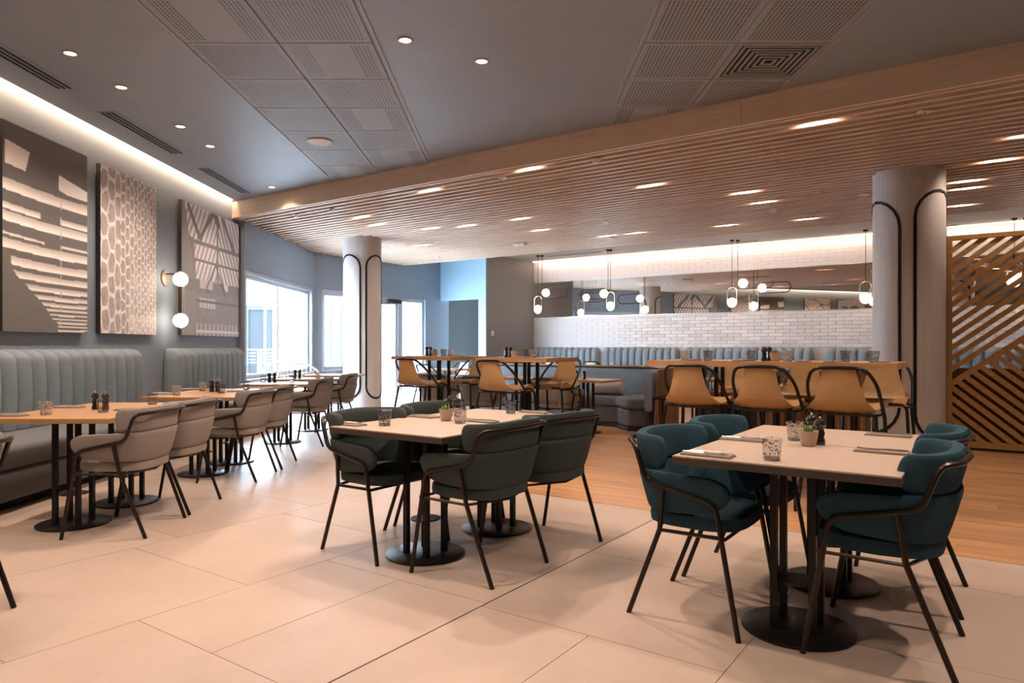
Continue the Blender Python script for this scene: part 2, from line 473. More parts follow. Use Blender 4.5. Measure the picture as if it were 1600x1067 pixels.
obj('expansion_joint', MB().box(VJ-.0042, VJ+.0042, -1, 4.62, -.009, -.0008, MUV), M_DARK, floor)
planks = []
PW = .135
row = 0; u = 4.634
while u < UW:
    v = -15+random.random()*1.8
    while v < VR:
        L = random.choice([1.2, 1.5, 1.8, 2.1]); g = .0012
        poly = uvpoly(u+g, min(u+PW, UW)-g, v+g, v+L-g)
        v += L
        poly = clip(poly, -1, 0, -.05)
        if not poly: continue
        poly = clip(poly, *[B.x, B.y], VR)
        if len(poly) < 3 or parea(poly) < .005: continue
        cx = sum(p[0] for p in poly)/len(poly); cy = sum(p[1] for p in poly)/len(poly)
        if abs(cx) > .76*cy+1.6: continue
        planks.append((cy, poly, (cx, cy)))
    u += PW
planks.sort(key=lambda t: t[0])
far = MB(); Rm = Matrix.Rotation(-ANG, 3, 'Z')
for i, (d, poly, c) in enumerate(planks):
    if i < 290:
        pl = [Rm @ Vector((p[0]-c[0], p[1]-c[1], 0)) for p in poly]
        o = obj('floor_board', MB().prism([(p.x, p.y) for p in pl], -.012, .001), M_PLANK, floor, loc=(c[0], c[1], 0))
        o.rotation_euler = (0, 0, ANG)
    else: far.prism([(p[0], p[1]) for p in poly], -.012, .001)
M_PLANKF = wood('oak floor far boards', (.36, .175, .075), (.52, .28, .135), (3, 5, 3), .34, .0)
obj('far_floor_boards', far, M_PLANKF, floor, kind='stuff')

def wall_run(name, p0, d, L, outn, z0, z1, th, openings, mat):
    """a wall from p0 along d; outn = outward normal; openings: (s0, s1, za, zb)"""
    mb = MB(); Mx = Matrix(((d.x, outn.x, 0, p0.x), (d.y, outn.y, 0, p0.y), (0, 0, 1, 0), (0, 0, 0, 1)))
    s = 0
    for (a, b, za, zb) in sorted(openings):
        mb.box(s, a, 0, th, z0, z1, Mx)
        if za > z0+.01: mb.box(a, b, 0, th, z0, za, Mx)
        if zb < z1-.01: mb.box(a, b, 0, th, zb, z1, Mx)
        s = b
    if s < L: mb.box(s, L, 0, th, z0, z1, Mx)
    o = struct(name, mb, mat); return o, Mx
YN = Vector((0, 1, 0)); XN = Vector((-1, 0, 0))
YST = 11.12
wall_l, _ = wall_run('wall_left', Vector((XW, -2.5, 0)), YN, YST+2.5, XN, 0, ZC+.3, .2, [], M_WALL)
WIN1 = (11.10-YST, 14.80-YST)
wall_w, MW1 = wall_run('wall_window', Vector((XB, YST, 0)), YN, YC-YST, XN, 0, ZC+.2, .25, [(.04, 14.80-YST, .64, 2.36)], M_WALL)
wall_d, MW2 = wall_run('wall_door', wb, Vector((A.x, A.y, 0)), 4.5, Vector((-.818, .575, 0)), 0, ZC+.2, .25,
                       [(.26, 1.25, .66, 2.38), (1.70, 3.56, 0, 2.38)], M_WALL)
wall_run('wall_behind', Vector((XW-.2, -2.5, 0)), Vector((1, 0, 0)), 12, Vector((0, -1, 0)), 0, ZC+.2, .2, [], M_WALL)
wall_run('wall_right', P(-5, VR), A, UW+5.2, B, 0, ZC+.2, .2, [], M_WALLD)
wall_bk, MBK = wall_run('wall_back', P(UW, -10.25), B, 12.8, A, 0, ZC+.2, .2, [], M_BGROUT)
# grey side wall between the entry recess and the tiled wall, plus its daylight-tinted end
wall_run('wall_side', P(13.50, -10.25), A, UW+.2-13.50, Vector((-B.x, -B.y, 0)), 0, ZC+.1, .22, [], M_WALLD)
struct('trim_1', MB().box(-10.47-.001, -10.25+.004, 13.46, 13.50, 0, ZC, Matrix(((B.x, A.x, 0, 0), (B.y, A.y, 0, 0), (0, 0, 1, 0), (0, 0, 0, 1)))), M_WALLB)
# recess: bulkhead and dark back
struct('wall_bulkhead', MB().box(-12.52, -10.47, 14.0, 14.2, 2.40, ZC, MUV), M_WALLB)
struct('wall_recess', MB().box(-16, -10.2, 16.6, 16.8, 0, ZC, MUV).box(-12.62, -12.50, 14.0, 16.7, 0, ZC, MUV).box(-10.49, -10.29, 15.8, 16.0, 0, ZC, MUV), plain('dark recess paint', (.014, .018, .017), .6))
# ceiling: slate field up to the oak fascia, backing over the slats, pale strip beyond
gxy = lambda pts: [tuple(P(a, b)[:2]) for a, b in pts]
XE = -4.30
pa = [(XE, -2.5), tuple(P(UV(8, -2.5)[0], UV(8, -2.5)[1])[:2])]
ceil_poly = [(XE, -2.5), (8.0, -2.5), (8.0, 4.0)]
big = [(XE, -2.5), (12, -2.5), (12, 22), (XE, 22)]
c_main = clip(clip(big, A.x, A.y, UF+.02), B.x, B.y, VR+.1)
ceiling = struct('ceiling', MB().prism(c_main, ZC, ZC+.05), M_CEIL)
big2 = [(-4.5, -2.5), (14, -2.5), (14, 24), (-4.5, 24)]
c_slat = clip(clip(clip(big2, A.x, A.y, US), -A.x, -A.y, -UF), B.x, B.y, VR+.1)
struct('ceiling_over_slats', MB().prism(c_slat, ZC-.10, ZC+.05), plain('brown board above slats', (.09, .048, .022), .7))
c_far = clip(clip(clip(big2, A.x, A.y, 18.5), -A.x, -A.y, -US), B.x, B.y, VR+.1)
struct('ceiling_far', MB().prism(c_far, ZC, ZC+.05), M_CEILW)
# light slot along the picture wall
struct('trim_2', MB().box(XE-.02, XE, -2.5, YST-.2, ZC, ZC+.22).box(XW-.01, XE, -2.5, YST-.2, ZC+.22, ZC+.25), M_CEILW)
led = obj('led_strip', MB().box(XE-.035, XE-.02, -2.4, YST-.3, ZC+.04, ZC+.10), M_LED)
setp(led, 'warm linear light hidden in the slot above the picture wall', 'light strip')
area('cove light', (XE-.055, 4.4, ZC+.12), (0, 0, 0), .05, 13.4, 60, (1, .70, .50))
# cove at the tiled wall
led = obj('led_strip', MB().box(-10.2, 2.3, UW-.115, UW-.105, ZC-.03, ZC-.005, MUV), M_LED)
setp(led, 'warm linear light tucked under the ceiling above the white tiled wall', 'light strip')
o = area('tile wall cove light', P(UW-.13, -4.0, ZC-.03), (0, 0, ANG), 12.2, .05, 34, (1, .72, .55))
o.rotation_euler = (math.radians(10), 0, ANG)

# ------------------------------------------------------------------ oak fascia and slats
VEND = [UV(XB, 0)[1]]
def v_left(u):                              # where a line of constant u meets the left-hand walls
    v = (XW-.575*u)/.818 if u < 6.9 else (XB-.575*u)/.818
    y = u*.818-v*.575
    vw = wb.x*.818-wb.y*.575                # slanted wall: v constant
    return max(v, vw)+.012
SEAMS = [-5.12, -1.92]
fascia = thing('oak_fascia', 'pale oak board edging the slatted ceiling where it meets the slate ceiling', 'fascia')
for a, b in ((-9.86, -5.12), (-5.12, -1.92), (-1.92, VR)):
    o = obj('fascia_panel', MB().box(-(b-a)/2+.002, (b-a)/2-.002, -.02, .02, 0, ZC-ZS), M_FASC, fascia, loc=P(UF, (a+b)/2, ZS)); o.rotation_euler = (0, 0, ANG)
cap = obj('end_cap', MB().box(XW+.002, XE, 10.9, YST, ZS, ZC), M_FASC, fascia)
slats = thing('slatted_ceiling', 'dropped ceiling of parallel pale oak slats over the bar side', 'slatted ceiling')
SP = .155
k = 0; u = UF+.085
SLU = []
while u < US:
    SLU.append(u)
    ends = [v_left(u)]+SEAMS+[VR-.01]
    for a, b in zip(ends[:-1], ends[1:]):
        if b-a < .05: continue
        c = P(u, (a+b)/2, ZS+.055); L = (b-a)/2-.002
        mb = MB().box(-L, L, -.026, .026, -.055, .055)
        o = obj('slat', mb, M_SLAT, slats, loc=c); o.rotation_euler = (0, 0, ANG)
    u += SP
obj('end_slat', MB().box(v_left(US)+.01, VR, US-.02, US+.02, ZS, ZC, MUV), M_FASC, slats)

# ------------------------------------------------------------------ perforated plates in the ceiling
def plate(x, y, blank, w=.35):
    o = obj('ceiling_panel', None, M_PERFB if blank else M_PERF, ceiling, loc=(x, y, ZC-.004),
            mesh=PLM[bool(blank)])
    return o
PLM = {}
for bl, mt in ((False, M_PERF), (True, M_PERFB)):
    me = MB().box(-.342, .342, -.344, .344, -.006, .004).mesh('perforated plate'); me.materials.append(mt); PLM[bl] = me
for i in range(-1, 7):
    y = 4.80+.70*i
    for j, x in enumerate((-2.09, -1.385)):
        if UV(x-.2, y+.3)[0] > UF-.05: continue
        if UV(x, y)[0] > UF-.38:
            # cut plate that meets the fascia
            poly = clip([(x-.342, y-.344), (x+.342, y-.344), (x+.342, y+.344), (x-.342, y+.344)], A.x, A.y, UF-.03)
            if len(poly) >= 3 and parea(poly) > .02:
                me = MB().prism([(p[0]-x, p[1]-y) for p in poly], -.006, .004)
                obj('ceiling_panel', me, M_PERFB if (i+j) % 2 == 0 else M_PERF, ceiling, loc=(x, y, ZC-.004))
            continue
        plate(x, y, (i, j) in ((0, 0), (1, 1), (3, 1), (5, 1)))
for i in range(-1, 4):
    y = 4.80+.70*i
    for j, x in enumerate((1.33, 2.035)):
        if i == 1 and j == 1: continue
        poly = clip([(x-.342, y-.344), (x+.342, y-.344), (x+.342, y+.344), (x-.342, y+.344)], A.x, A.y, UF-.03)
        if len(poly) < 3 or parea(poly) < .02: continue
        me = MB().prism([(p[0]-x, p[1]-y) for p in poly], -.006, .004)
        obj('ceiling_panel', me, M_PERFB if i == 3 else M_PERF, ceiling, loc=(x, y, ZC-.004))
for x0, x1, y0, y1 in ((-2.46, -1.01, 3.7, 9.2), (.96, 2.40, 3.7, 6.6)):
    mb = MB()
    for a in (x0, x1):
        poly = clip([(a-.012, y0), (a+.012, y0), (a+.012, y1), (a-.012, y1)], A.x, A.y, UF-.03)
        if len(poly) > 2: mb.prism(poly, ZC-.008, ZC+.002)
    obj('panel_border', mb, plain('ceiling border paint', (.31, .335, .375), .5), ceiling)
# square four-way air diffuser
dif = thing('air_diffuser', 'large square ceiling air diffuser with nested louvres beside the perforated plates', 'air vent', (2.04, 5.50, ZC))
obj('frame', MB().box(-.345, .345, -.345, -.30, -.010, .002).box(-.345, .345, .30, .345, -.010, .002).box(-.345, -.30, -.30, .30, -.010, .002).box(.30, .345, -.30, .30, -.010, .002), plain('diffuser grey', (.27, .275, .28), .4), dif)
obj('backing', MB().box(-.30, .30, -.30, .30, -.002, .0), M_DARK, dif)
for q in range(6):
    ro = .285-q*.046; mb = MB()
    for kx in range(4):
        R4 = Matrix.Rotation(PI/2*kx, 4, 'Z'); w = ro-.020
        vs = [R4 @ Vector(p) for p in ((-ro, -ro, -.010), (ro, -ro, -.010), (w, -w, -.009), (-w, -w, -.009), (-ro, -ro, -.004), (ro, -ro, -.004), (w, -w, -.003), (-w, -w, -.003))]
        mb.add(vs, [(3, 2, 1, 0), (4, 5, 6, 7), (0, 1, 5, 4), (2, 3, 7, 6)])
    obj('louvre', mb, plain('diffuser grey', (.27, .275, .28), .4), dif)
# three-slot linear vents along the picture wall
for y0, y1, lab in ((3.6, 5.15, 'nearest the camera, cut by the picture edge'), (5.2, 6.08, 'above the first picture'), (6.70, 8.12, 'above the second picture'), (8.80, 10.2, 'above the greenhouse picture')):
    if y0 < 5: y1 = 4.6
    if lab.startswith('above the first'): y0 = 4.75
    t = thing('slot_vent', 'long dark three-slot ceiling vent '+lab, 'air vent', (-3.93, (y0+y1)/2, ZC), 0, 'slot vents along the picture wall')
    L = (y1-y0)/2
    obj('frame', MB().box(-.10, .10, -L-.02, L+.02, -.004, .002), M_CEIL, t)
    for k in range(3):
        obj('slot', MB().box(-.066+.05*k, -.038+.05*k, -L, L, -.007, -.003), M_DARK, t)
# ceiling loudspeaker
t = thing('ceiling_speaker', 'round white loudspeaker grille set in a perforated ceiling plate', 'speaker', (-2.12, 7.62, ZC-.01))
obj('rim', MB().lathe([(.125, 0), (.135, -.006), (.135, -.012), (.120, -.014), (.118, -.008)], 32, caps=False), M_WHITE, t, True)
obj('grille', MB().lathe([(.118, -.006), (.118, -.010), (0, -.014)], 32), plain('white grille', (.85, .85, .85), .6), t, True)

# ------------------------------------------------------------------ downlights
def make_down():
    t = thing('downlight', 'x', 'ceiling light')
    obj('trim_ring', MB().lathe([(.042, -.001), (.056, -.001), (.058, -.005), (.044, -.008), (.042, -.004)], 24, caps=False), plain('copper trim', (.45, .25, .16), .35, .5), t, True)
    obj('lens', MB().lathe([(.042, -.003), (0, -.003)], 24), M_LENS, t)
    return t
down = Proto(make_down)
DL = [(-3.42, 4.2, 'outside the frame, nearest on the picture side', 60), (-3.42, 5.35, 'above the first picture', 60), (-3.42, 6.05, 'second along the picture side', 60),
      (-3.42, 7.13, 'above the second picture', 60), (-3.42, 7.83, 'fourth along the picture side', 60), (-3.42, 9.85, 'nearest the slatted ceiling on the picture side', 60),
      (-.79, 5.12, 'left of the pair between the perforated fields', 170), (-.24, 5.50, 'right of the pair between the perforated fields', 170)]
for x, y, lab, pw in DL:
    t = down.put((x, y, ZC), 0, 'small round recessed downlight '+lab, 'downlights in the slate ceiling')
    spot('downlight lamp', (x, y, ZC-.03), pw, 2.3, .8, .04)
DLW = ['just above the frame, over the middle table', 'just above the frame, over the right table', 'overhead, right of the viewer', 'above the frame, left of the middle table', 'overhead, left of the viewer', 'above the frame, over the first banquette', 'above the frame, at the fascia']
for x, y, pw in ((-.3, 3.2, 150), (2.7, 2.6, 150), (1.0, 1.0, 90), (-2.0, 2.6, 130), (-2.2, .6, 90), (-3.3, 2.6, 60), (3.3, 4.3, 130)):
    t = down.put((x, y, ZC), 0, 'small round recessed downlight '+DLW.pop(0), 'downlights above the viewer')
    spot('downlight lamp', (x, y, ZC-.03), pw, 2.3, .8, .04)
for i, px in enumerate((860, 930, 1010, 1090, 1180, 1280, 1500)):  # added row, tilted at the tiled wall to brighten it
    k = (px-800)/1080; u = 13.75; v = (k*u*.818-u*.575)/(.818+.575*k); p = P(u, v, ZC)
    t = down.put(p, 0, 'added recessed downlight in the pale ceiling strip, '+('first', 'second', 'third', 'fourth', 'fifth', 'sixth', 'seventh')[i]+' from the grey side wall', 'added downlights in the pale ceiling strip')
    o = spot('added tile wall spot', (p.x, p.y, ZC-.03), 42, 1.9, .8, .04); o.rotation_euler = (math.radians(38), 0, ANG)
# small spotlights between the slats (photo positions on the plane of the slats)
def S(px, py, z=ZS):
    d = (H-z)*1080/(py-541); return ((px-800)/1080*d, d)
def gap_u(u):                               # centre of the gap nearest to u
    k = round((u-SLU[0]-SP/2)/SP); return SLU[0]+SP/2+SP*k
def make_gs():
    t = thing('slat_spotlight', 'x', 'ceiling light')
    obj('housing', MB().lathe([(.038, .0), (.038, .05), (.028, .05), (.028, .012)], 16, caps=False), M_WHITE, t, True)
    obj('lens', MB().lathe([(.028, .03), (0, .03)], 16), M_LENS, t)
    return t
gs = Proto(make_gs)
GS = [(820, 264, 'over the first mustard stools'), (1275, 192, 'just behind the fascia above the near stone table'), (1010, 289, 'above the high table gap'),
      (1165, 302, 'above the long high table'), (1190, 316, 'beside its twin above the long high table'), (1260, 343, 'in front of the near column'), (1510, 284, 'behind the near column'),
      (1510, 293, 'behind the near column, second of the pair'), (1610, 212, 'at the frame edge behind the fascia'), (1500, 322, 'above the lattice screen'), (812, 343, 'near the emergency light box'),
      (845, 361, 'just beyond the emergency light box'), (725, 353, 'above the far high table'), (672, 358, 'beside the far column'), (945, 369, 'above the curved sofa'), (990, 364, 'above the curved sofa end'),
      (655, 384, 'above the glazed door'), (560, 340, 'above the window tables'), (585, 352, 'left of the far column'), (1130, 352, 'above the second shell sofa'), (672, 300, 'mid way along the fascia'), (1560, 250, 'above the right-hand wood floor')]
for px, py, lab in GS:
    x, y = S(px, py); u, v = UV(x, y); u = gap_u(u); p = P(u, v)
    if v > VR-.3: continue
    gs.put((p.x, p.y, ZS+.095), 0, 'small recessed spotlight between oak slats, '+lab, 'spotlights between the oak slats')
    spot('slat spotlight lamp', (p.x, p.y, ZS+.115), 40, 2.7, .6, .02)
# fittings on the slats
def fit(kind, px, py, lab, cat, z=ZS-.0):
    x, y = S(px, py, z-.02)
    t = thing(kind, lab, cat, (x, y, z))
    if kind == 'sprinkler':
        obj('plate', MB().box(-.05, .05, -.035, .035, -.012, .0), M_WHITE, t)
        obj('head', MB().lathe([(.010, -.012), (.010, -.035), (.022, -.038), (.022, -.042), (0, -.042)], 12), M_BRASS, t, True)
    elif kind == 'smoke_detector':
        obj('base_ring', MB().lathe([(.05, 0), (.055, -.01), (.05, -.02)], 20), M_WHITE, t, True)
        obj('sensor_cap', MB().lathe([(.035, -.02), (.03, -.045), (0, -.05)], 20), M_WHITE, t, True)
    elif kind == 'emergency_light':
        obj('casing', MB().rbox(-.14, .14, -.055, .055, -.055, 0, .02), M_WHITE, t, True)
        obj('diffuser', MB().box(-.12, .12, -.04, .04, -.060, -.055), plain('opal plastic', (.85, .88, .88), .3), t)
        t.rotation_euler = (0, 0, ANG)
    return t
for px, py, lab in ((785, 279, 'above the near green table'), (1350, 306, 'just in front of the near column'), (945, 348, 'above the curved sofa'),
                    (673, 377, 'beside the far column'), (1445, 177, 'closest to the fascia, above the right-hand stone table'), (955, 373, 'nearest the tiled wall'), (462, 337, 'nearest the picture wall')):
    fit('sprinkler', px, py, 'small white sprinkler on the oak slats '+lab, 'sprinkler')
for px, py, lab in ((930, 251, 'behind the fascia'), (1208, 330, 'above the long high table'), (517, 328, 'nearest the window wall'), (683, 403, 'close to the blue bulkhead')):
    fit('smoke_detector', px, py, 'small white smoke detector on the oak slats '+lab, 'smoke detector')
fit('emergency_light', 812, 381, 'white oblong emergency light box under the oak slats', 'emergency light')
for px0, px1, y0, y1, lab in ((851, 945, 400, 394, 'left of the pendants'), (1090, 1186, 384, 376, 'beside the middle pendants'), (1473, 1498, 353, 352, 'behind the near column')):
    a = Vector((*S(px0, y0, ZC), 0)); b = Vector((*S(px1, y1, ZC), 0)); c = (a+b)/2
    t = thing('slot_vent', 'thin dark slot vent in the pale strip of ceiling '+lab, 'air vent', (c.x, c.y, ZC), ANG, 'slot vents near the tiled wall')
    L = (b-a).length/2
    obj('frame', MB().box(-L, L, -.05, .05, -.004, .002), M_CEILW, t)
    obj('slot', MB().box(-L+.02, L-.02, -.025, .025, -.006, -.003), M_DARK, t)
#PART2
# ------------------------------------------------------------------ windows and door
def window(name, Mx, s0, s1, z0, z1, bars, th=.25, fr=.07, lab=None):
    w = struct(name, MB().box(s0, s1, .06, .14, z0, z0+fr, Mx).box(s0, s1, .06, .14, z1-fr, z1, Mx)
               .box(s0, s0+fr, .06, .14, z0+fr, z1-fr, Mx).box(s1-fr, s1, .06, .14, z0+fr, z1-fr, Mx), M_FRAME)
    xs = [s0+fr]+[b for b in bars]+[s1-fr]
    for b in bars: obj('mullion', MB().box(b-.035, b+.035, .06, .14, z0+fr, z1-fr, Mx), M_FRAME, w)
    for a, b in zip(xs[:-1], xs[1:]):
        obj('pane', MB().box(a+(.035 if a in bars else 0), b-(.035 if b in bars else 0), .098, .104, z0+fr, z1-fr, Mx), M_GLASS, w)
    obj('casing', MB().box(s0-.05, s1+.05, -.012, .0, z1-.01, z1+.05, Mx).box(s0-.05, s0+.01, -.012, .0, z0, z1-.01, Mx).box(s1-.01, s1+.05, -.012, 0, z0, z1-.01, Mx), M_FRAME, w)
    obj('window_sill', MB().box(s0-.05, s1+.05, -.04, .06, z0-.03, z0, Mx), M_FRAME, w)
    return w
window('window_1', MW1, .04, 14.80-YST, .64, 2.36, [12.86-YST])
window('window_2', MW2, .26, 1.25, .66, 2.38, [])
d = struct('door_1', MB().box(1.70, 3.56, .05, .13, 2.30, 2.38, MW2).box(1.70, 1.78, .05, .13, 0, 2.30, MW2).box(3.48, 3.56, .05, .13, 0, 2.30, MW2).box(2.62, 2.78, .05, .13, 0, 2.30, MW2), M_FRAME)
leaf = obj('door_leaf', MB().box(1.78, 1.88, .07, .11, 0.01, 2.30, MW2).box(2.54, 2.62, .07, .11, .01, 2.30, MW2).box(1.88, 2.54, .07, .11, .01, .10, MW2).box(1.88, 2.54, .07, .11, 2.21, 2.30, MW2), M_FRAME, d)
obj('pane', MB().box(1.88, 2.54, .087, .093, .10, 2.21, MW2), M_GLASS, leaf)
obj('door_handle', MB().tube([MW2 @ Vector((2.49, .03, .8)), MW2 @ Vector((2.49, .03, 1.35))], .012), M_CHROME, leaf, True)
obj('pane', MB().box(2.78, 3.48, .087, .093, .08, 2.30, MW2), M_GLASS, d)
obj('bottom_rail', MB().box(2.78, 3.48, .05, .13, 0, .08, MW2), M_FRAME, d)
obj('door_closer', MB().box(2.25, 2.68, .0, .05, 2.24, 2.33, MW2).box(1.95, 2.30, .01, .03, 2.20, 2.22, MW2), M_DARK, d)
struct('baseboard_door', MB().box(3.60, 4.4, -.015, 0, 0, .09, MW2).box(.02, 1.66, -.015, 0, 0, .09, MW2), M_WALL)
struct('baseboard_window', MB().box(.0, YC-YST, -.015, 0, 0, .09, MW1), M_WALL)

# ------------------------------------------------------------------ terrace outside
struct('ground_outside', MB().prism([(-30, 6), (-4.6, 6), (-4.6, 15.3), (1, 23.5), (8, 40), (-30, 40)], -.14, -.05), M_OUTF)
tb = thing('terrace_building', 'bright white rendered building across the terrace with a pale framed door', 'building')
obj('wall', MB().box(-13, -12.7, 12, 38, -.1, 5.5).box(-13, 6, 30, 30.3, -.1, 5.5), M_OUTW, tb)
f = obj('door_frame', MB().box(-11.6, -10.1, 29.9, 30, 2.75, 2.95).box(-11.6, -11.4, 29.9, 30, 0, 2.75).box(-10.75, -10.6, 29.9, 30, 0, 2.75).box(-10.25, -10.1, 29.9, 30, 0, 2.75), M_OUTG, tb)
obj('pane', MB().box(-11.4, -10.75, 29.96, 30, 0, 2.75).box(-10.6, -10.25, 29.96, 30, 0, 2.75), plain('outside pane darkened for glare', (.011, .013, .015), .5, spec=.1), f)  # pane colour lowered too, to offset the overexposed terrace
for i in range(6):
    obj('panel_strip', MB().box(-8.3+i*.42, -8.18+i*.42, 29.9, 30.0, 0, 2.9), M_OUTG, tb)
sh = thing('terrace_shelf', 'dark slatted crate shelf standing on the bright terrace outside the window', 'shelf', (-7.85, 21.5, 0)); sh.scale = (.6, 1, 1)
obj('frame', MB().box(-.9, -.85, -.2, .2, -.05, 1.05).box(.85, .9, -.2, .2, -.05, 1.05).box(-.02, .02, -.2, .2, -.05, 1.05).box(-.9, .9, -.2, .2, 1.05, 1.10), plain('timber darkened for glare', (.012, .011, .011), .7), sh)  # timber colour darkened to keep the shelf visible in the overexposure
for i in range(4):
    for sx in (-.45, .45):
        obj('slat', MB().box(sx-.38, sx-.03, -.2, -.17, .65+.1*i, .70+.1*i).box(sx+.03, sx+.38, -.2, -.17, .65+.1*i, .70+.1*i), plain('timber darkened for glare', (.012, .011, .011), .7), sh)
ot = thing('terrace_table', 'pale bleached table outside behind the window', 'table', (-8.3, 18.8, 0))
obj('table_top', MB().rbox(-.9, .9, -.5, .5, .70, .74, .02), M_OUTF, ot)
for sx in (-.8, .8):
    for sy in (-.4, .4): obj('leg', MB().box(sx-.03, sx+.03, sy-.03, sy+.03, -.05, .70), M_OUTF, ot)

# ------------------------------------------------------------------ framed prints on the grey wall (flat print carried by vertex colours)
def M_PRINT():
    m, n, l, b = new_mat('matt photographic print')
    a = n.new('ShaderNodeAttribute'); a.attribute_name = 'print'
    l.new(a.outputs['Color'], b.inputs['Base Color']); b.inputs['Roughness'].default_value = .55
    return m
M_PR = M_PRINT()
def hsh(a, b=0): 
    x = math.sin(a*127.1+b*311.7)*43758.5453; return x-math.floor(x)
def vnoise(x, y):
    i, j = math.floor(x), math.floor(y); fx, fy = x-i, y-j; fx = fx*fx*(3-2*fx); fy = fy*fy*(3-2*fy)
    return (hsh(i, j)*(1-fx)+hsh(i+1, j)*fx)*(1-fy)+(hsh(i, j+1)*(1-fx)+hsh(i+1, j+1)*fx)*fy
def sm(a, b, x): t = max(0, min(1, (x-a)/(b-a))); return t*t*(3-2*t)
def img_shed(x, y):                         # x 0..1 left to right, y 0..1 from the top
    n = vnoise(x*30, y*45)*.25+vnoise(x*90, y*130)*.15
    v = .10+.05*n
    # two rows of bright openings, then sagging bright bands that crowd together downwards
    if y < .26:
        if .02 < x < .30-.05*(y-.08)/.1 and .085+.08*x < y < .20+.04*x: v = .78
        if .62 < x and .165+.10*(x-.62) < y < .245+.12*(x-.62): v = .80
    bands = [(.27, .055), (.385, .03), (.425, .048), (.525, .012), (.555, .045), (.635, .042), (.70, .034), (.755, .028), (.80, .022), (.835, .018), (.863, .014), (.888, .012), (.91, .011), (.93, .010), (.95, .010), (.97, .009)]
    for i, (c, h) in enumerate(bands):
        yy = y-.012*x-.006*math.sin(x*PI)
        if i == 1 and .40 < x < .64: continue
        if i == 3 and .45 < x < .66: continue
        if c < yy < c+h:
            v = .42+.40*sm(c, c+h, yy)+.10*n
    if .64 < x < .655 and y > .3 and (y*13) % 1 < .55: v = min(v, .55); v = .5*v+.25
    if y > .62:
        e = .05+.55*sm(.64, 1.0, y)+.04*vnoise(y*40, 3)
        if x < e: v = .11+.05*n
    return (v, v*.91, v*.87)
PTS = [(hsh(i, 1), hsh(i, 2)) for i in range(500)]
def img_cells(x, y):
    # honeycomb-like cells, large at left and fine at right
    X = (1-math.exp(-0.0*x))+x; q = 5+34*x*x; sx = q; sy = (4+9*x)*2
    xx = x*7+6.5*x*x; yy = y*(7 if x < .33 else 12 if x < .6 else 17)
    i, j = math.floor(xx), math.floor(yy); d1 = d2 = 9
    for a in (-1, 0, 1):
        for b in (-1, 0, 1):
            px = i+a+.5+.35*(hsh(i+a, j+b)-.5); py = j+b+(.5 if (i+a) % 2 else 0)+.5+.35*(hsh(i+a+9, j+b+4)-.5)
            d = math.hypot(px-xx, py-yy)
            if d < d1: d2, d1 = d1, d
            elif d < d2: d2 = d
    e = d2-d1; v = .30+.14*vnoise(x*20, y*30)
    if e < .16: v = .66+.22*vnoise(x*25, y*25)
    if x > .45: v += .22*(vnoise(x*60, y*30)-.4)+.12*sm(.55, .75, y)
    if y > .88 and x > .5: v += .10
    return (v, v*.89, v*.87)
def img_green(x, y):
    n = vnoise(x*40, y*60); v = .22+.05*n
    def seg(x0, y0, x1, y1, w):
        dx, dy = x1-x0, y1-y0; t = ((x-x0)*dx+(y-y0)*dy)/(dx*dx+dy*dy); t = max(0, min(1, t))
        return math.hypot(x-x0-t*dx, y-y0-t*dy) < w
    if y < .56 and x > .04+.28*y:
        apex = .58; s = (x-apex)*1.15/max(.2, y+.28)
        st = math.sin((x*1.0+(y*.55 if x < apex else -y*.55))*95)
        v = .74 if st > -.45 else .30
        if abs(x-apex) < .015: v = .2
        if .26 < y < .29 or .40 < y < .425: v = .20
        if x < .16+.1*y and y > .25: v = .22
        if seg(.10, .02, .28, .24, .022) or seg(.28, .24, .50, .0, .022) or seg(.66, .0, .9, .26, .022) or seg(.52, .0, .60, .08, .03): v = .17
    elif .56 <= y < .66:
        v = .22+.03*n
        if seg(.55, .46, .40, .66, .012) or seg(.55, .46, .72, .66, .012): v = .12
        if .28 < x < .5 and y < .63: v = .55
        if .70 < x < .78 and y < .62: v = .72
    else:
        v = .24+.06*n
        if .26 < x < .55 and .70 < y < .78 and (x*22) % 1 < .8: v = .62
        if .72 < y < .74: v = .15
        if y > .90 and (x*14) % 1 < .5: v = .48
        if .955 < y < .975: v = .70
        if x < .22: v = .26+.03*n
    if y > .42 and abs((x-.55)) < .17 and seg(.55, .42, .36, .66, .010) | seg(.55, .42, .75, .66, .010): v = .14
    return (v*.95, v*.90, v*.92)
def img_branch(x, y):
    v = .62+.2*vnoise(x*12, y*14)
    for k in range(7):
        if abs(y-(.1+.14*k)-.35*(x-.5)*(1 if k % 2 else -1)-.05*math.sin(x*9+k)) < .012: v = .12
    return (v, v*.9, v*.85)
def img_leaf(x, y):
    v = .2+.6*sm(.4, .6, vnoise(x*9+y*3, y*16)); return (v, v*.88, v*.84)
def picture(lab, y0, y1, z0, z1, fn, nx, nz):
    t = thing('wall_print', lab, 'picture', (XW, (y0+y1)/2, z0), 0, None)
    W = (y1-y0)/2; Hh = z1-z0
    obj('board', MB().box(.012, .055, -W, W, 0, Hh), plain('black board edge', (.03, .028, .028), .5), t)
    vs = []; cs = []
    for j in range(nz+1):
        for i in range(nx+1):
            vs.append((.0565, -W+2*W*i/nx, Hh-Hh*j/nz)); cs.append((*[min(.95, q*1.22+.02) for q in fn(i/nx, j/nz)], 1))
    fs = [(j*(nx+1)+i, (j+1)*(nx+1)+i, (j+1)*(nx+1)+i+1, j*(nx+1)+i+1) for j in range(nz) for i in range(nx)]
    mb = MB().add(vs, fs); o = obj('print', mb, M_PR, t)
    at = o.data.color_attributes.new('print', 'FLOAT_COLOR', 'POINT')
    at.data.foreach_set('color', [c for q in cs for c in q])
    return t
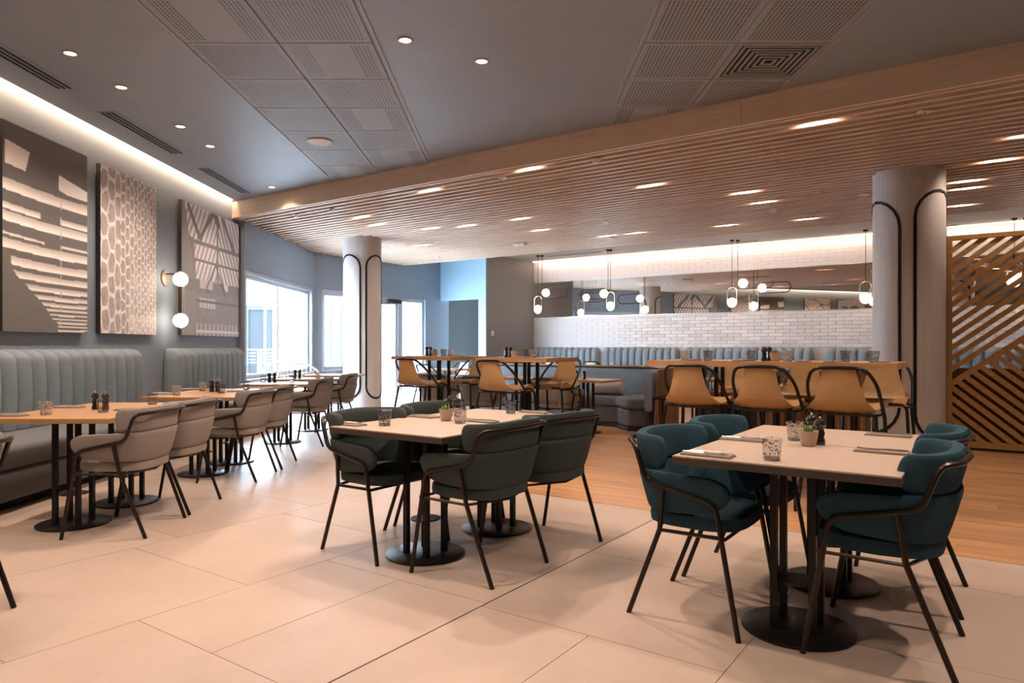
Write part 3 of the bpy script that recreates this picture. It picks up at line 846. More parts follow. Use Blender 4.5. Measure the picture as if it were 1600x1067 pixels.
picture('tall sepia print of bright beams in a dark shed, nearest the viewer', 5.92, 7.10, 1.31, 3.13, img_shed, 110, 230)
picture('tall sepia print of packed oval cells, between shed print and wall lamp', 7.33, 8.48, 1.32, 3.12, img_cells, 130, 230)
picture('square sepia print of a greenhouse roof, right of the wall lamp', 9.13, 11.04, 1.33, 3.12, img_green, 170, 190)
picture('sepia print of crossing branches, seen only in the mirror', 3.6, 4.9, 1.31, 3.13, img_branch, 50, 60)
picture('sepia print of leaves, seen only in the mirror, before the branches', 1.6, 3.2, 1.31, 3.13, img_leaf, 50, 60)
picture('sepia print of pale leaves, furthest back along the picture wall', -.4, 1.1, 1.31, 3.13, img_leaf, 40, 50)

# ------------------------------------------------------------------ wall lamp between the prints
t = thing('wall_lamp', 'brass wall lamp with two opal globes in an upright loop between two prints', 'wall lamp', (XW, 8.80, 1.77))
obj('back_plate', MB().lathe([(.10, 0), (.10, .02), (.0, .022)], 28, M=Matrix.Translation((.0, 0, .28)) @ Matrix.Rotation(PI/2, 4, 'Y')), M_BRASS, t, True)
obj('arm', MB().tube([(.02, 0, .33), (.20, 0, .33), (.20, 0, .36)], .008), M_BLACK, t, True)
loop = [(.20, .098*math.cos(a), .262+.098*math.sin(a)) for a in [PI*i/10 for i in range(11)]]+[(.20, -.098*math.cos(a), -.262-.098*math.sin(a)) for a in [PI*i/10 for i in range(11)]]
obj('loop', MB().tube(loop, .007, 8, closed=True), M_BRASS, t, True)
for z in (.262, -.262):
    g = obj('globe', MB().sphere((.20, 0, z), .09, 20), M_GLOBE, t, True)

# ------------------------------------------------------------------ tiled back wall and mirror
Mb = MBK
TW, TH = .30, .078
zones = [(1.16, 1.935), (2.885, 3.42)]
cand = []
for zi, (za, zb) in enumerate(zones):
    r = 0; z = za
    while z+TH <= zb+.02:
        s = -(TW/2 if r % 2 else 0)
        while s < 12.6:
            a, b = max(s, .0)+.003, min(s+TW, 12.6)-.003
            if b-a > .03:
                pxy = P(UW, -10.25+(a+b)/2); vis = 0 if (-1.75 < -10.25+s < -.6) else 1
                cand.append((pxy.y/(1.6 if zi == 0 else 1)+(0 if vis else 50), a, b, z, min(z+TH, zb)))
            s += TW
        z += TH; r += 1
cand.sort(key=lambda t: t[0])
rest = MB()
for i, (d_, a, b, z0, z1) in enumerate(cand):
    if i < 296:
        c = Mb @ Vector(((a+b)/2, -.006, (z0+z1)/2)); w = (b-a)/2; h = (z1-z0)/2-.002
        e = .004
        vs = [(-w, .006, -h), (w, .006, -h), (w, .006, h), (-w, .006, h), (-w+e, -.004, -h+e), (w-e, -.004, -h+e), (w-e, -.004, h-e), (-w+e, -.004, h-e)]
        o = obj('wall_tile', MB().add(vs, [(4, 5, 6, 7), (0, 1, 5, 4), (1, 2, 6, 5), (2, 3, 7, 6), (3, 0, 4, 7)]), M_BRICK, wall_bk, loc=c)
        o.rotation_euler = (0, 0, ANG)
    else:
        rest.box(a, b, -.009, .0, z0+.002, z1-.002, Mb)
obj('small_wall_tiles', rest, plain('glazed white wall tile far', (.61, .585, .58), .5), wall_bk, kind='stuff')
t = thing('wall_mirror', 'long frameless mirror band let into the white tiled wall', 'mirror', (0, 0, 0))
obj('mirror_glass', MB().box(.02, 12.6, -.012, -.002, 1.95, 2.87, Mb), M_MIRROR, t)
obj('edge_strip', MB().box(.0, 12.6, -.014, -.001, 1.94, 1.95, Mb).box(0, 12.6, -.014, -.001, 2.87, 2.88, Mb), M_CHROME, t)
t = thing('light_switch', 'small white light switch on the grey side wall by the entry recess', 'light switch')
q = P(13.65, -10.25); obj('plate', MB().rbox(13.60-13.65, 13.70-13.65, -.008, 0, -.06, .06, .004), M_WHITE, t, True)
t.location = P(13.72, -10.238, 1.50); t.rotation_euler = (0, 0, math.atan2(A.y, A.x))
obj('rocker', MB().box(-.02, .02, -.012, -.007, -.025, .025), plain('ivory rocker', (.7, .68, .64), .4), t)
struct('baseboard_side', MB().box(-10.25, -10.235, 13.5, UW, 0, .09, MUV), M_WALLD)

# ------------------------------------------------------------------ channelled banquettes
def channel_mesh(w, dep=.12, h0=.47, h1=1.135, back=.16, n=6, flare=0.03, seed=0):
    """one upright padded channel, pushed out towards +y, bending back over the top"""
    prof = []                               # (y, z, ny, nz) spine
    zt = h1-.085
    for i in range(6):
        z = h0+(zt-h0)*i/5; prof.append((back-.02+flare*(1-i/5)*0+.015*math.sin(PI*i/5), z, 1, 0))
    for i in range(1, 7):
        a = PI/2*i/6; prof.append((back-.02-.10+.10*math.cos(a), zt+.045*math.sin(a), math.cos(a), math.sin(a)))
    prof.append((0, zt+.045, 0, 1))
    vs = []; fs = []
    for (y, z, ny, nz) in prof:
        for k in range(n+1):
            t = -1+2*k/n; b = dep*.5*math.sqrt(max(0, 1-(abs(t))**2.1))
            vs.append((t*w/2*.992, y+ny*b, z+nz*b))
    m = n+1
    for j in range(len(prof)-1):
        for k in range(n): fs.append((j*m+k, j*m+k+1, (j+1)*m+k+1, (j+1)*m+k))
    # closed back
    b0 = len(vs)
    vs += [(-w/2, 0, h0), (w/2, 0, h0), (w/2, 0, zt+.045), (-w/2, 0, zt+.045)]
    fs += [(b0+1, b0, b0+3, b0+2), (0, b0, b0+1, n)[::-1]]
    fs.append(tuple([b0]+[j*m for j in range(len(prof))]+[b0+3])); fs.append(tuple([b0+1, b0+2]+[j*m+n for j in reversed(range(len(prof)))]))
    mb = MB().add(vs, fs); return mb
def banquette(lab, loc, rz, L, nch, matb, mats, group=None, depth=.86, seat=True, skipl=False):
    """local x runs along the seat, +y is towards the sitter's knees, back of the unit at y=0"""
    t = thing('banquette', lab, 'banquette', loc, rz, group)
    w = L/nch; me = None
    mm = channel_mesh(w).mesh('channel', True, 60); mm.materials.append(matb)
    for i in range(nch):
        if i in (0, nch-1):
            mb = channel_mesh(w, h1=1.135); s = -1 if i == 0 else 1
            # outer channel rounds down at its outer top corner
            vv = []
            for (x, y, z) in mb.v:
                e = max(0, (x*s)/(w/2)); z2 = z-(.10*e**3 if z > 1.0 else 0); y2 = y*(1-.25*e**4)
                vv.append((x, y2, z2))
            mb.v = vv; o = obj('channel', mb, matb, t, True); o.location = (-L/2+w*(i+.5), 0, 0)
        else:
            o = obj('channel', None, matb, t, loc=(-L/2+w*(i+.5), 0, 0), mesh=mm)
    if seat:
        obj('seat_cushion', MB().rbox(-L/2-.02, L/2+.02, .10, depth, .30, .465, .05, 4), mats, t, True)
        obj('base', MB().rbox(-L/2, L/2, .02, depth-.03, .07, .30, .03, 3), mats, t, True)
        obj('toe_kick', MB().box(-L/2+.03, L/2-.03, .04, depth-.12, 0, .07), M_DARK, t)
    return t
# along the picture wall: local +y -> world +x : rotation -90deg ; local x -> world -y
banquette('dusty blue channelled banquette under the shed and cell prints', (XW+.01, (2.6+7.95)/2, 0), -PI/2, 5.35, 29, M_BLUEV, M_SEATV)
banquette('dusty blue channelled banquette under the greenhouse print', (XW+.01, (8.75+10.98)/2, 0), -PI/2, 2.22, 12, M_BLUEV, M_SEATV)
# along the tiled wall: local +y -> -A
def bpos(px):                               # v on the tiled wall for a photo column
    k = (px-800)/1080; return (k*UW*.818-UW*.575)/(.818+.575*k)
for a, b, nch, lab in ((838, 938, 11, 'left end, against the grey side wall'), (946, 1063, 11, 'second from the grey side wall'), (1073, 1272, 15, 'long one in the middle'), (1291, 1395, 6, 'partly hidden by the near column')):
    va, vb = bpos(a), bpos(b)
    p = P(UW-.012, (va+vb)/2)
    banquette('dusty blue channelled banquette on the tiled wall, '+lab, p, ANG+PI, vb-va, nch, M_BLUEV, M_SEATV, 'banquettes along the tiled wall', .75)
p = P(UW-.012, .2); banquette('dusty blue channelled banquette on the tiled wall behind the lattice screen', p, ANG+PI, 2.8, 14, M_BLUEV, M_SEATV, 'banquettes along the tiled wall', .75)

# ------------------------------------------------------------------ round columns with inlaid dark loops
def column(lab, c, r, phis):
    t = thing('column', lab, 'column', (c[0], c[1], 0))
    obj('shaft', MB().lathe([(r, 0), (r, ZS+.10)], 56), M_COLW, t, True)
    to = math.atan2(-c[1], -c[0])           # direction towards the viewer's side of the room
    for ph, half, zt, zb in phis:
        pts = []; rc = half*r; n = 10
        def pt(a, z): return ((r+.004)*math.cos(a), (r+.004)*math.sin(a), z)
        ang = to+ph
        path = []
        zt2, zb2 = zt-rc, zb+rc
        for i in range(n+1):
            q = PI-PI*i/n; path.append((ang+half*math.cos(q), zt2+rc*math.sin(q)))
        for i in range(n+1):
            q = -PI*i/n; path.append((ang+half*math.cos(q), zb2+rc*math.sin(q)))
        vs = []; w = .016
        N = len(path)
        for i in range(N):
            a0, z0 = path[i-1]; a1, z1 = path[(i+1) % N]; tx, tz = (a1-a0)*r, z1-z0; L = math.hypot(tx, tz) or 1
            nx, nz = -tz/L, tx/L; a, z = path[i]
            for sgn in (1, -1):
                for dr in (.001, .009):
                    aa = a+sgn*nx*w/r; vs.append(((r+dr)*math.cos(aa), (r+dr)*math.sin(aa), z+sgn*nz*w))
        fs = []
        for i in range(N):
            j = (i+1) % N
            fs += [(i*4+1, j*4+1, j*4+3, i*4+3), (i*4, i*4+1, j*4+1, j*4), (i*4+3, i*4+2, j*4+2, j*4+3)]
        obj('inlaid_loop', MB().add(vs, fs), M_BLACK, t)
    return t
c1 = (8.10*(1419.5-800)/1080, 8.10); c2 = (13.0*(566-800)/1080, 13.0)
column('thick limed wood column beside the lattice screen, with dark inlaid loops', c1, .375, [(-1.09, .86, 2.86, .18), (.95, .78, 2.93, .12), (3.1, .8, 2.9, .15)])
column('thick limed wood column before the glazed door, with dark inlaid loops', c2, .355, [(-.76, .66, 2.86, .22), (.80, .60, 2.86, .22), (3.1, .8, 2.9, .2)])

# ------------------------------------------------------------------ lattice screen
SU = 9.45; SV0 = -.50; SV1 = 1.9; SZ = 2.45
scr = thing('lattice_screen', 'golden oak screen of slanting slats with a solid lower part behind the right-hand table', 'screen')
obj('frame', MB().box(SV0, SV1, SU-.03, SU+.03, SZ-.05, SZ, MUV).box(SV0, SV1, SU-.03, SU+.03, .03, .10, MUV).box(SV0, SV0+.07, SU-.03, SU+.03, .10, SZ-.05, MUV).box(SV1-.06, SV1, SU-.03, SU+.03, .10, SZ-.05, MUV), M_SCREEN, scr)
obj('backing_panel', MB().box(SV0+.05, SV1, SU+.035, SU+.055, .06, .93, MUV), M_SCRD, scr)
obj('kick_strip', MB().box(SV0, SV1, SU-.02, SU+.02, 0, .03, MUV), M_DARK, scr)
x0, x1, z0, z1 = SV0+.07, SV1-.06, .10, SZ-.05
# dividing rail from lower left up to the right
dv = (math.cos(math.radians(38)), math.sin(math.radians(38))); o0 = (x0-.02, .74)
nrm = (-dv[1], dv[0]); sw = .028
def strip(px, pz, dx, dz, w, side):
    """a slat through (px,pz) along (dx,dz), clipped to the frame and to one side of the rail"""
    nx, nz = -dz, dx
    poly = [(px-9*dx-nx*w, pz-9*dz-nz*w), (px+9*dx-nx*w, pz+9*dz-nz*w), (px+9*dx+nx*w, pz+9*dz+nz*w), (px-9*dx+nx*w, pz-9*dz+nz*w)]
    for (a, b, c) in ((-1, 0, -x0), (1, 0, x1), (0, -1, -z0), (0, 1, z1)):
        poly = clip(poly, a, b, c)
        if not poly: return None
    c0 = nrm[0]*o0[0]+nrm[1]*o0[1]
    if side > 0: poly = clip(poly, -nrm[0], -nrm[1], -(c0+.03))
    elif side < 0: poly = clip(poly, nrm[0], nrm[1], c0-.03)
    return poly if poly and len(poly) > 2 and parea(poly) > .0008 else None
def put_strip(poly):
    n = len(poly); vs = [MUV @ Vector((p[0], SU-.015, p[1])) for p in poly]+[MUV @ Vector((p[0], SU+.015, p[1])) for p in poly]
    obj('slat', MB().add(vs, [tuple(range(n)), tuple(reversed(range(n, 2*n)))]+[(i, n+i, n+(i+1) % n, (i+1) % n) for i in range(n)]), M_SCREEN, scr)
pl = strip(o0[0], o0[1], dv[0], dv[1], .03, 0); put_strip(pl)
for k in range(1, 34):                      # upper field: parallel to the rail
    d_ = .03+k*.098; q = strip(o0[0]+nrm[0]*d_, o0[1]+nrm[1]*d_, dv[0], dv[1], sw, 1)
    if q: put_strip(q)
d2 = (math.cos(math.radians(-40)), math.sin(math.radians(-40)))
for k in range(-12, 40):                    # lower field: falling to the right
    d_ = k*.092; nx, nz = -d2[1], d2[0]
    q = strip(x0+nx*d_, .1+nz*d_, d2[0], d2[1], .027, -1)
    if q: put_strip(q)

# ------------------------------------------------------------------ FURNITURE
def band(path, zb, zt, th, nk=5, lean=0.0, zref=.45, cen=(0, 0), ss=None):
    """padded strip standing along a plan path; rounded section; zb/zt/th are functions of 0..1"""
    N = len(path); vs = []; fs = []
    sec = []
    for k in range(4*nk):
        a = 2*PI*k/(4*nk); ca, sa = math.cos(a), math.sin(a)
        e = .42
        sec.append((math.copysign(abs(ca)**e, ca), math.copysign(abs(sa)**e, sa)))
    m = len(sec)
    for i, p in enumerate(path):
        a = path[max(0, i-1)]; b = path[min(N-1, i+1)]; tx, ty = b[0]-a[0], b[1]-a[1]; L = math.hypot(tx, ty)
        nx, ny = -ty/L, tx/L; s = ss[i] if ss else i/(N-1)
        z0, z1, t = zb(s), zt(s), th(s)
        for (c, q) in sec:
            z = (z0+z1)/2+(z1-z0)/2*q; o = c*t/2; le = lean*(z-zref)
            rx, ry = p[0]-cen[0], p[1]-cen[1]; RL = math.hypot(rx, ry) or 1
            vs.append((p[0]+nx*o+rx/RL*le, p[1]+ny*o+ry/RL*le, z))
    for i in range(N-1):
        for k in range(m): fs.append((i*m+k, i*m+(k+1) % m, (i+1)*m+(k+1) % m, (i+1)*m+k))
    fs.append(tuple(reversed(range(m)))); fs.append(tuple(range((N-1)*m, N*m)))
    return MB().add(vs, fs)
def upath(a, yf, yb, n=14, ry=.23):
    """U in plan: from the right front round the back to the left front"""
    pts = []; yc = yb+ry
    for i in range(5): pts.append((a, yf+(yc-yf)*i/5))
    for i in range(n+1):
        q = PI*i/n; e = .72
        cx, sy = math.cos(q), math.sin(q)
        pts.append((a*math.copysign(abs(cx)**e, cx), yc-(yc-yb)*abs(sy)**e))
    for i in range(4, -1, -1): pts.append((-a, yf+(yc-yf)*i/5))
    return pts
def resample(path, n):
    P2 = [Vector((p[0], p[1])) for p in path]; D = [0]
    for a, b in zip(P2[:-1], P2[1:]): D.append(D[-1]+(b-a).length)
    out = []
    for i in range(n+1):
        q = i/n; q = .5-.5*math.cos(PI*q); q = .6*q+.4*i/n; L = q*D[-1]; k = 0
        while k < len(D)-2 and D[k+1] < L: k += 1
        t = (L-D[k])/(D[k+1]-D[k]); p = P2[k].lerp(P2[k+1], t); out.append((p.x, p.y))
    return out, [.6*(.5-.5*math.cos(PI*i/n))+.4*i/n for i in range(n+1)]
def make_armchair(fab, steel):
    t = thing('dining_chair', 'x', 'chair')
    # seat: D-shaped cushion
    mb = MB(); n = 9
    out = []
    for k in range(40):
        q = 2*PI*k/40; c, s = math.cos(q), math.sin(q); e = .55
        x = .235*math.copysign(abs(c)**e, c); y = (.235 if s > 0 else .205)*math.copysign(abs(s)**(e if s > 0 else .75), s)
        out.append((x*(1 if s > 0 else .97), y-.005))
    rings = [(.90, .400), (.985, .408), (1.0, .430), (.985, .452), (.90, .464), (.5, .469), (0.02, .470)]
    vs = [(x*f, y*f, z+(.012*max(0, y*f) if z < .43 else .006)) for f, z in rings for x, y in out]
    fs = [tuple(reversed(range(40)))]+[(j*40+k, j*40+(k+1) % 40, (j+1)*40+(k+1) % 40, (j+1)*40+k) for j in range(6) for k in range(40)]+[tuple(range(240, 280))]
    obj('seat', MB().add(vs, fs), fab, t, True, None)
    cap = lambda s, w=.07: math.sqrt(max(0.0, 1-max(0, (w-min(s, 1-s))/w)**2))
    # lower wrap-round shell with arms
    pth, q1 = resample(upath(.244, .190, -.205, 18, .20), 44)
    zt0 = lambda s: .632+.022*math.sin(PI*s)
    zb0 = lambda s: .50-.045*math.sin(PI*s)**.6
    def zt(s): mid = .565; return mid+(zt0(s)-mid)*max(.10, cap(s, .085))
    def zb(s): mid = .565; return mid-(mid-zb0(s))*max(.10, cap(s, .085))
    obj('arm_shell', band(pth, zb, zt, lambda s: .05*max(.35, cap(s, .03)), 4, .28, .5, (0, -.03), q1), fab, t, True)
    # upper back pad
    pu, q2 = resample(upath(.240, -.070, -.226, 18, .135), 36)
    def zt(s): return .735+(.805-.735)*max(.25, cap(s, .055))-.012*abs(2*s-1)
    def zb(s): return .735-(.735-.648)*max(.25, cap(s, .055))
    obj('back_pad', band(pu, zb, zt, lambda s: .055*max(.4, cap(s, .035)), 4, .12, .62, (0, -.03), q2), fab, t, True)
    # continuous bent tube: front leg, arm, sweep up to and round the back
    r = .0115
    L = [(.290, .245, 0), (.287, .150, .535), (.293, -.150, .603), (.290, -.205, .762), (.215, -.268, .768), (0, -.286, .768)]
    Lf = rounded(L, .042, 5); Rf = [(-p.x, p.y, p.z) for p in reversed(Lf)]
    obj('arm_tube', MB().tube([tuple(p) for p in Lf]+Rf[1:], r, 8), steel, t, True)
    for s in (-1, 1):
        obj('leg', MB().tube([(s*.291, -.075, .584), (s*.262, -.100, .395), (s*.250, -.252, 0)], r, 8), steel, t, True)
    obj('seat_rail', MB().tube([(.283, .190, .400), (.262, -.102, .392), (.0, -.18, .388), (-.262, -.102, .392), (-.283, .190, .400)], .008, 6).tube([(.283, .19, .40), (-.283, .19, .40)], .008, 6), steel, t, True)
    return t
chT = Proto(lambda: make_armchair(M_TEAL, M_BRONZE))
chG = Proto(lambda: make_armchair(M_GREEN, M_BRONZE))
chK = Proto(lambda: make_armchair(M_GREYF, M_BRONZE))
RA = ANG                                      # chair looks along +A
RB = ANG-PI/2                                 # chair looks along +B
RBm = ANG+PI/2                                # chair looks along -B
def cp(u, v, z=0): return P(u, v, z)
TG = 'teal armchairs at the right-hand stone table'
chT.put(cp(3.06, -1.09), RB, 'teal wool armchair at the left near corner of the right-hand stone table', TG)
chT.put(cp(3.66, -1.07), RB, 'teal wool armchair half hidden behind its left-hand neighbour at the right stone table', TG)
chT.put(cp(3.11, -.37), RBm, 'teal wool armchair closest to the viewer, back turned, right of the stone table', TG)
chT.put(cp(3.81, -.38), RBm, 'teal wool armchair at the far right corner of the right-hand stone table', TG)
GG = 'green armchairs at the middle stone table'
chG.put(cp(2.91, -2.97), RB, 'dark green armchair at the near left of the middle stone table', GG)
chG.put(cp(3.52, -2.99), RB, 'dark green armchair behind the middle stone table, only its back top showing', GG)
chG.put(cp(2.94, -2.26), RBm, 'dark green armchair with its back to the viewer at the middle stone table', GG)
chG.put(cp(3.52, -2.25), RBm-math.radians(9), 'dark green armchair at the far right of the middle stone table', GG)
KG = 'taupe armchairs along the banquette tables'
for i, (x, y, lab) in enumerate(((-2.50, 4.50, 'nearest the viewer at the first banquette table'), (-2.50, 5.08, 'second from the viewer, first banquette table'), (-2.47, 6.25, 'third along, near side of the second banquette table'),
                                 (-2.46, 6.85, 'fourth along, far side of the second banquette table'), (-2.46, 8.38, 'fifth along, at the third banquette table'), (-2.46, 9.75, 'last in the row before the near side of the column'))):
    chK.put((x, y, 0), PI/2+random.uniform(-.05, .05), 'taupe woven armchair '+lab, KG)
chK.put((-2.50, 2.87, 0), PI/2, 'taupe woven armchair of which only one leg enters the frame at the left edge', KG)
KG2 = 'taupe armchairs at the curved sofa tables'
chK.put(cp(7.60, -4.62), RA, 'taupe armchair at the right end of the curved sofa tables', KG2)
chK.put(cp(7.36, -5.66), RA, 'taupe armchair in the middle of the curved sofa tables', KG2)
chK.put(cp(7.55, -6.60), RA, 'taupe armchair at the left end of the curved sofa tables', KG2)

# tables
def base_parts(t, zt, x=0, y=0, r=.225, sp=.075, rot=0):
    obj('base_disc', MB().lathe([(r-.004, 0), (r, .003), (r, .010), (r-.004, .013), (0, .013)], 44, (x, y, 0)), M_BLACK, t, True)
    c, s = math.cos(rot), math.sin(rot)
    for a, b in ((sp, sp), (-sp, sp), (-sp, -sp), (sp, -sp)):
        px, py = x+a*c-b*s, y+a*s+b*c
        obj('post', MB().box(px-.014, px+.014, py-.014, py+.014, .013, zt), M_BLACK, t)
    obj('collar', MB().lathe([(.085, .20), (.085, .208), (0, .208)], 24, (x, y, 0)), M_BRONZE, t, True)
    obj('top_bracket', MB().box(x-.20, x+.20, y-.02, y+.02, zt-.006, zt).box(x-.02, x+.02, y-.20, y+.20, zt-.007, zt-.001), M_BLACK, t)
def make_table(w, d, zt, th, top, edge, r=.225, sp=.075):
    t = thing('dining_table', 'x', 'table')
    tt = obj('table_top', MB().box(-w/2+.002, w/2-.002, -d/2+.002, d/2-.002, zt-.006, zt), top, t)
    obj('table_edge', MB().box(-w/2, w/2, -d/2, d/2, zt-th, zt-.006), edge, t)
    base_parts(t, zt-th, r=r, sp=sp)
    return t
ZT = .73
ts = Proto(lambda: make_table(.83, .678, ZT, .035, M_STONE, M_TEDGE))
ts.put(cp(3.05, -.685), ANG, 'square greige stone-topped table closest to the viewer, teal chairs around it', 'stone-topped tables pushed together')
ts.put(cp(3.73, -.685), ANG, 'square greige stone-topped table behind the closest one, teal chairs around it', 'stone-topped tables pushed together')
ts.put(cp(2.93, -2.66), ANG, 'near half of the middle greige stone-topped table among green chairs', 'stone-topped tables pushed together')
ts.put(cp(3.61, -2.66), ANG, 'far half of the middle greige stone-topped table among green chairs', 'stone-topped tables pushed together')
to = Proto(lambda: make_table(.84, .63, ZT, .030, M_OAK, M_OAKE, .22))
OG = 'oak tables along the picture wall'
for x, y, lab in ((-2.915, 4.60, 'first, nearest the viewer'), (-2.915, 5.23, 'second, pushed up behind the first'), (-2.86, 6.40, 'third, past the gap'), (-2.86, 7.04, 'fourth, pushed up behind the third'),
                  (-2.82, 8.50, 'fifth, near the window'), (-2.82, 9.75, 'sixth, beside the window'), (-2.82, 11.0, 'last, beside the far column')):
    to.put((x, y, 0), 0, 'square oak-topped table along the picture wall, '+lab, OG)
to.put(cp(8.33, -4.62), ANG, 'oak-topped table at the right end of the curved sofa', 'oak tables at the curved sofa')
to.put(cp(8.33, -5.66), ANG, 'oak-topped table in the middle of the curved sofa', 'oak tables at the curved sofa')
to.put(cp(8.33, -6.62), ANG, 'oak-topped table at the left end of the curved sofa', 'oak tables at the curved sofa')
to.put(cp(8.40, -2.05), ANG, 'oak-topped table seen between the long high table legs', 'oak tables behind the long high table')
to.put(cp(9.55, -3.0), ANG, 'oak-topped table beyond the timber-clad sofa end', 'oak tables behind the long high table')
BG = 'oak tables along the tiled wall'
BT = [(bpos(870), 'first from the grey side wall'), (bpos(925), 'second from the grey side wall'), (bpos(985), 'third from the grey side wall'), (bpos(1045), 'fourth from the grey side wall'), (bpos(1130), 'fifth, behind the long high table'), (bpos(1210), 'sixth, behind the long high table'), (bpos(1330), 'last before the near column')]
for v, lab in BT: to.put(cp(14.35, v), ANG, 'oak-topped table facing the tiled wall banquettes, '+lab, BG)
to.put((-1.25, 14.0, 0), ANG, 'oak-topped table standing in front of the glazed door', 'oak tables near the door')

def make_high(w, d):
    t = thing('high_table', 'x', 'table')
    zt = 1.057
    obj('table_top', MB().box(-w/2, w/2, -d/2, d/2, zt-.045, zt), M_OAK, t)
    for x in ([-w/2+.42, w/2-.42] if w > 1.3 else [0]):
        base_parts(t, zt-.045, x, 0, .25, .085)
    return t
h1 = make_high(1.91, .80); h1.location = cp(6.0, -1.545); h1.rotation_euler = (0, 0, ANG)
h1['label'] = 'long oak high table with six mustard stools behind the right-hand stone table'
h2 = make_high(.93, .66); h2.location = cp(6.36, -4.27); h2.rotation_euler = (0, 0, ANG); h2['label'] = 'square oak high table on the right of the far pair, behind the green chairs'
h3 = make_high(.98, .70); h3.location = cp(6.55, -5.72); h3.rotation_euler = (0, 0, ANG); h3['label'] = 'square oak high table on the left of the far pair, nearer the door'

def make_stool(leather, tube, z0=.74, name='bar_stool', foot=True):
    """sling stool: leather sheet narrowing up the back, bent tube loop sloping down to the seat sides"""
    t = thing(name, 'x', 'stool' if foot else 'chair')
    S_ = [(-.276, z0+.285, .108), (-.270, z0+.22, .118), (-.258, z0+.14, .138), (-.240, z0+.06, .168), (-.205, z0+.0, .200), (-.15, z0-.03, .220), (-.05, z0-.035, .23), (.06, z0-.015, .23), (.14, z0+.012, .228), (.19, z0+.014, .224), (.222, z0-.005, .220), (.235, z0-.045, .216)]
    n = 8; vs = []; fs = []
    for layer in (0, 1):
        for j, (y, z, w) in enumerate(S_):
            a = S_[max(0, j-1)]; b = S_[min(len(S_)-1, j+1)]; ty, tz = b[0]-a[0], b[1]-a[1]; L = math.hypot(ty, tz); ny, nz = -tz/L, ty/L
            for i in range(n+1):
                q = -1+2*i/n; lift = .022*abs(q)**3*(1 if .06 < j/11 < .8 else .3)
                vs.append((w*q, y+ny*.007*layer+(lift if j < 4 else 0), z+nz*.007*layer+(lift if j >= 4 else 0)))
    m = n+1; K = len(S_)*m
    for j in range(len(S_)-1):
        for i in range(n):
            a = j*m+i; fs.append((a, a+1, a+m+1, a+m)); fs.append((K+a, K+a+m, K+a+m+1, K+a+1))
    for j in range(len(S_)-1):
        fs.append((j*m, j*m+m, K+j*m+m, K+j*m)); fs.append((j*m+n, K+j*m+n, K+j*m+m+n, j*m+m+n))
    fs.append(tuple(list(range(0, m))[::-1]+list(range(K, K+m)))); fs.append(tuple(list(range(K-m, K))+list(range(2*K-m, 2*K))[::-1]))
    obj('sling_seat', MB().add(vs, fs), leather, t, True, None)
    r = .0125
    half = rounded([(.242, .045, z0-.03), (.228, -.16, z0+.17), (.170, -.278, z0+.288), (0, -.285, z0+.292)], .075, 6)
    # bows outwards a little on the way down
    obj('back_loop', MB().tube([tuple(p) for p in half]+[(-p.x, p.y, p.z) for p in reversed(half[:-1])], r, 8), tube, t, True)
    obj('seat_frame', MB().tube(rounded([(-.225, .215, z0-.04), (-.235, .02, z0-.043), (-.222, -.165, z0-.040), (.222, -.165, z0-.040), (.235, .02, z0-.045), (.225, .215, z0-.04)], .06, 4), .010, 8), tube, t, True)
    for sx in (-1, 1):
        obj('leg', MB().tube(rounded([(sx*.10, .232, z0-.020), (sx*.222, .232, z0-.020), (sx*.262, .262, 0)], .05, 4), r, 8), tube, t, True)
        obj('leg', MB().tube([(sx*.218, -.160, z0-.04), (sx*.265, -.290, 0)], r, 8), tube, t, True)
    if foot:
        obj('footrest', MB().tube([(-.250, -.262, .26), (.250, -.262, .26), (.250, .252, .26), (-.250, .252, .26)], .009, 6, closed=True), tube, t, True)
    return t
bs = Proto(lambda: make_stool(M_MUST, M_BLACK))
SG = 'mustard bar stools at the long high table'
for v, lab in ((-2.00, 'left of three with backs turned'), (-1.448, 'middle of three with backs turned'), (-.907, 'right of three with backs turned')):
    bs.put(cp(5.50, v), RA, 'mustard bar stool at the long high table, '+lab, SG)
for v, lab in ((-2.04, 'left one facing the viewer'), (-1.434, 'middle one facing the viewer'), (-.805, 'right one facing the viewer')):
    bs.put(cp(6.42, v), RA+PI, 'mustard bar stool across the long high table, '+lab, SG)
SG2 = 'mustard bar stools at the two far high tables'
bs.put(cp(5.98, -4.30), RA, 'mustard leather bar stool, back turned, at the right far high table', SG2)
bs.put(cp(6.72, -4.12), RA+PI, 'mustard leather bar stool facing the viewer at the right far high table', SG2)
bs.put(cp(6.22, -5.72), RA, 'mustard leather bar stool, back turned, at the left far high table', SG2)
bs.put(cp(6.98, -5.60), RA+PI, 'mustard leather bar stool facing the viewer at the left far high table', SG2)
sc_ = Proto(lambda: make_stool(M_PALE, M_BLACK, .545, 'sling_chair', False))
for i, (x, y, rz, lab) in enumerate(((-1.52, 13.2, RA, 'before the glazed door, left one'), (-1.18, 14.7, RA+PI, 'before the glazed door, behind the table'))):
    sc_.put((x, y, 0), rz, 'pale blush sling chair '+lab, 'pale sling chairs')
for v, lab in BT[1:3]+BT[4:6]:
    sc_.put(cp(13.85, v), RA, 'pale blush sling chair facing the tiled wall banquettes, '+lab, 'pale sling chairs')

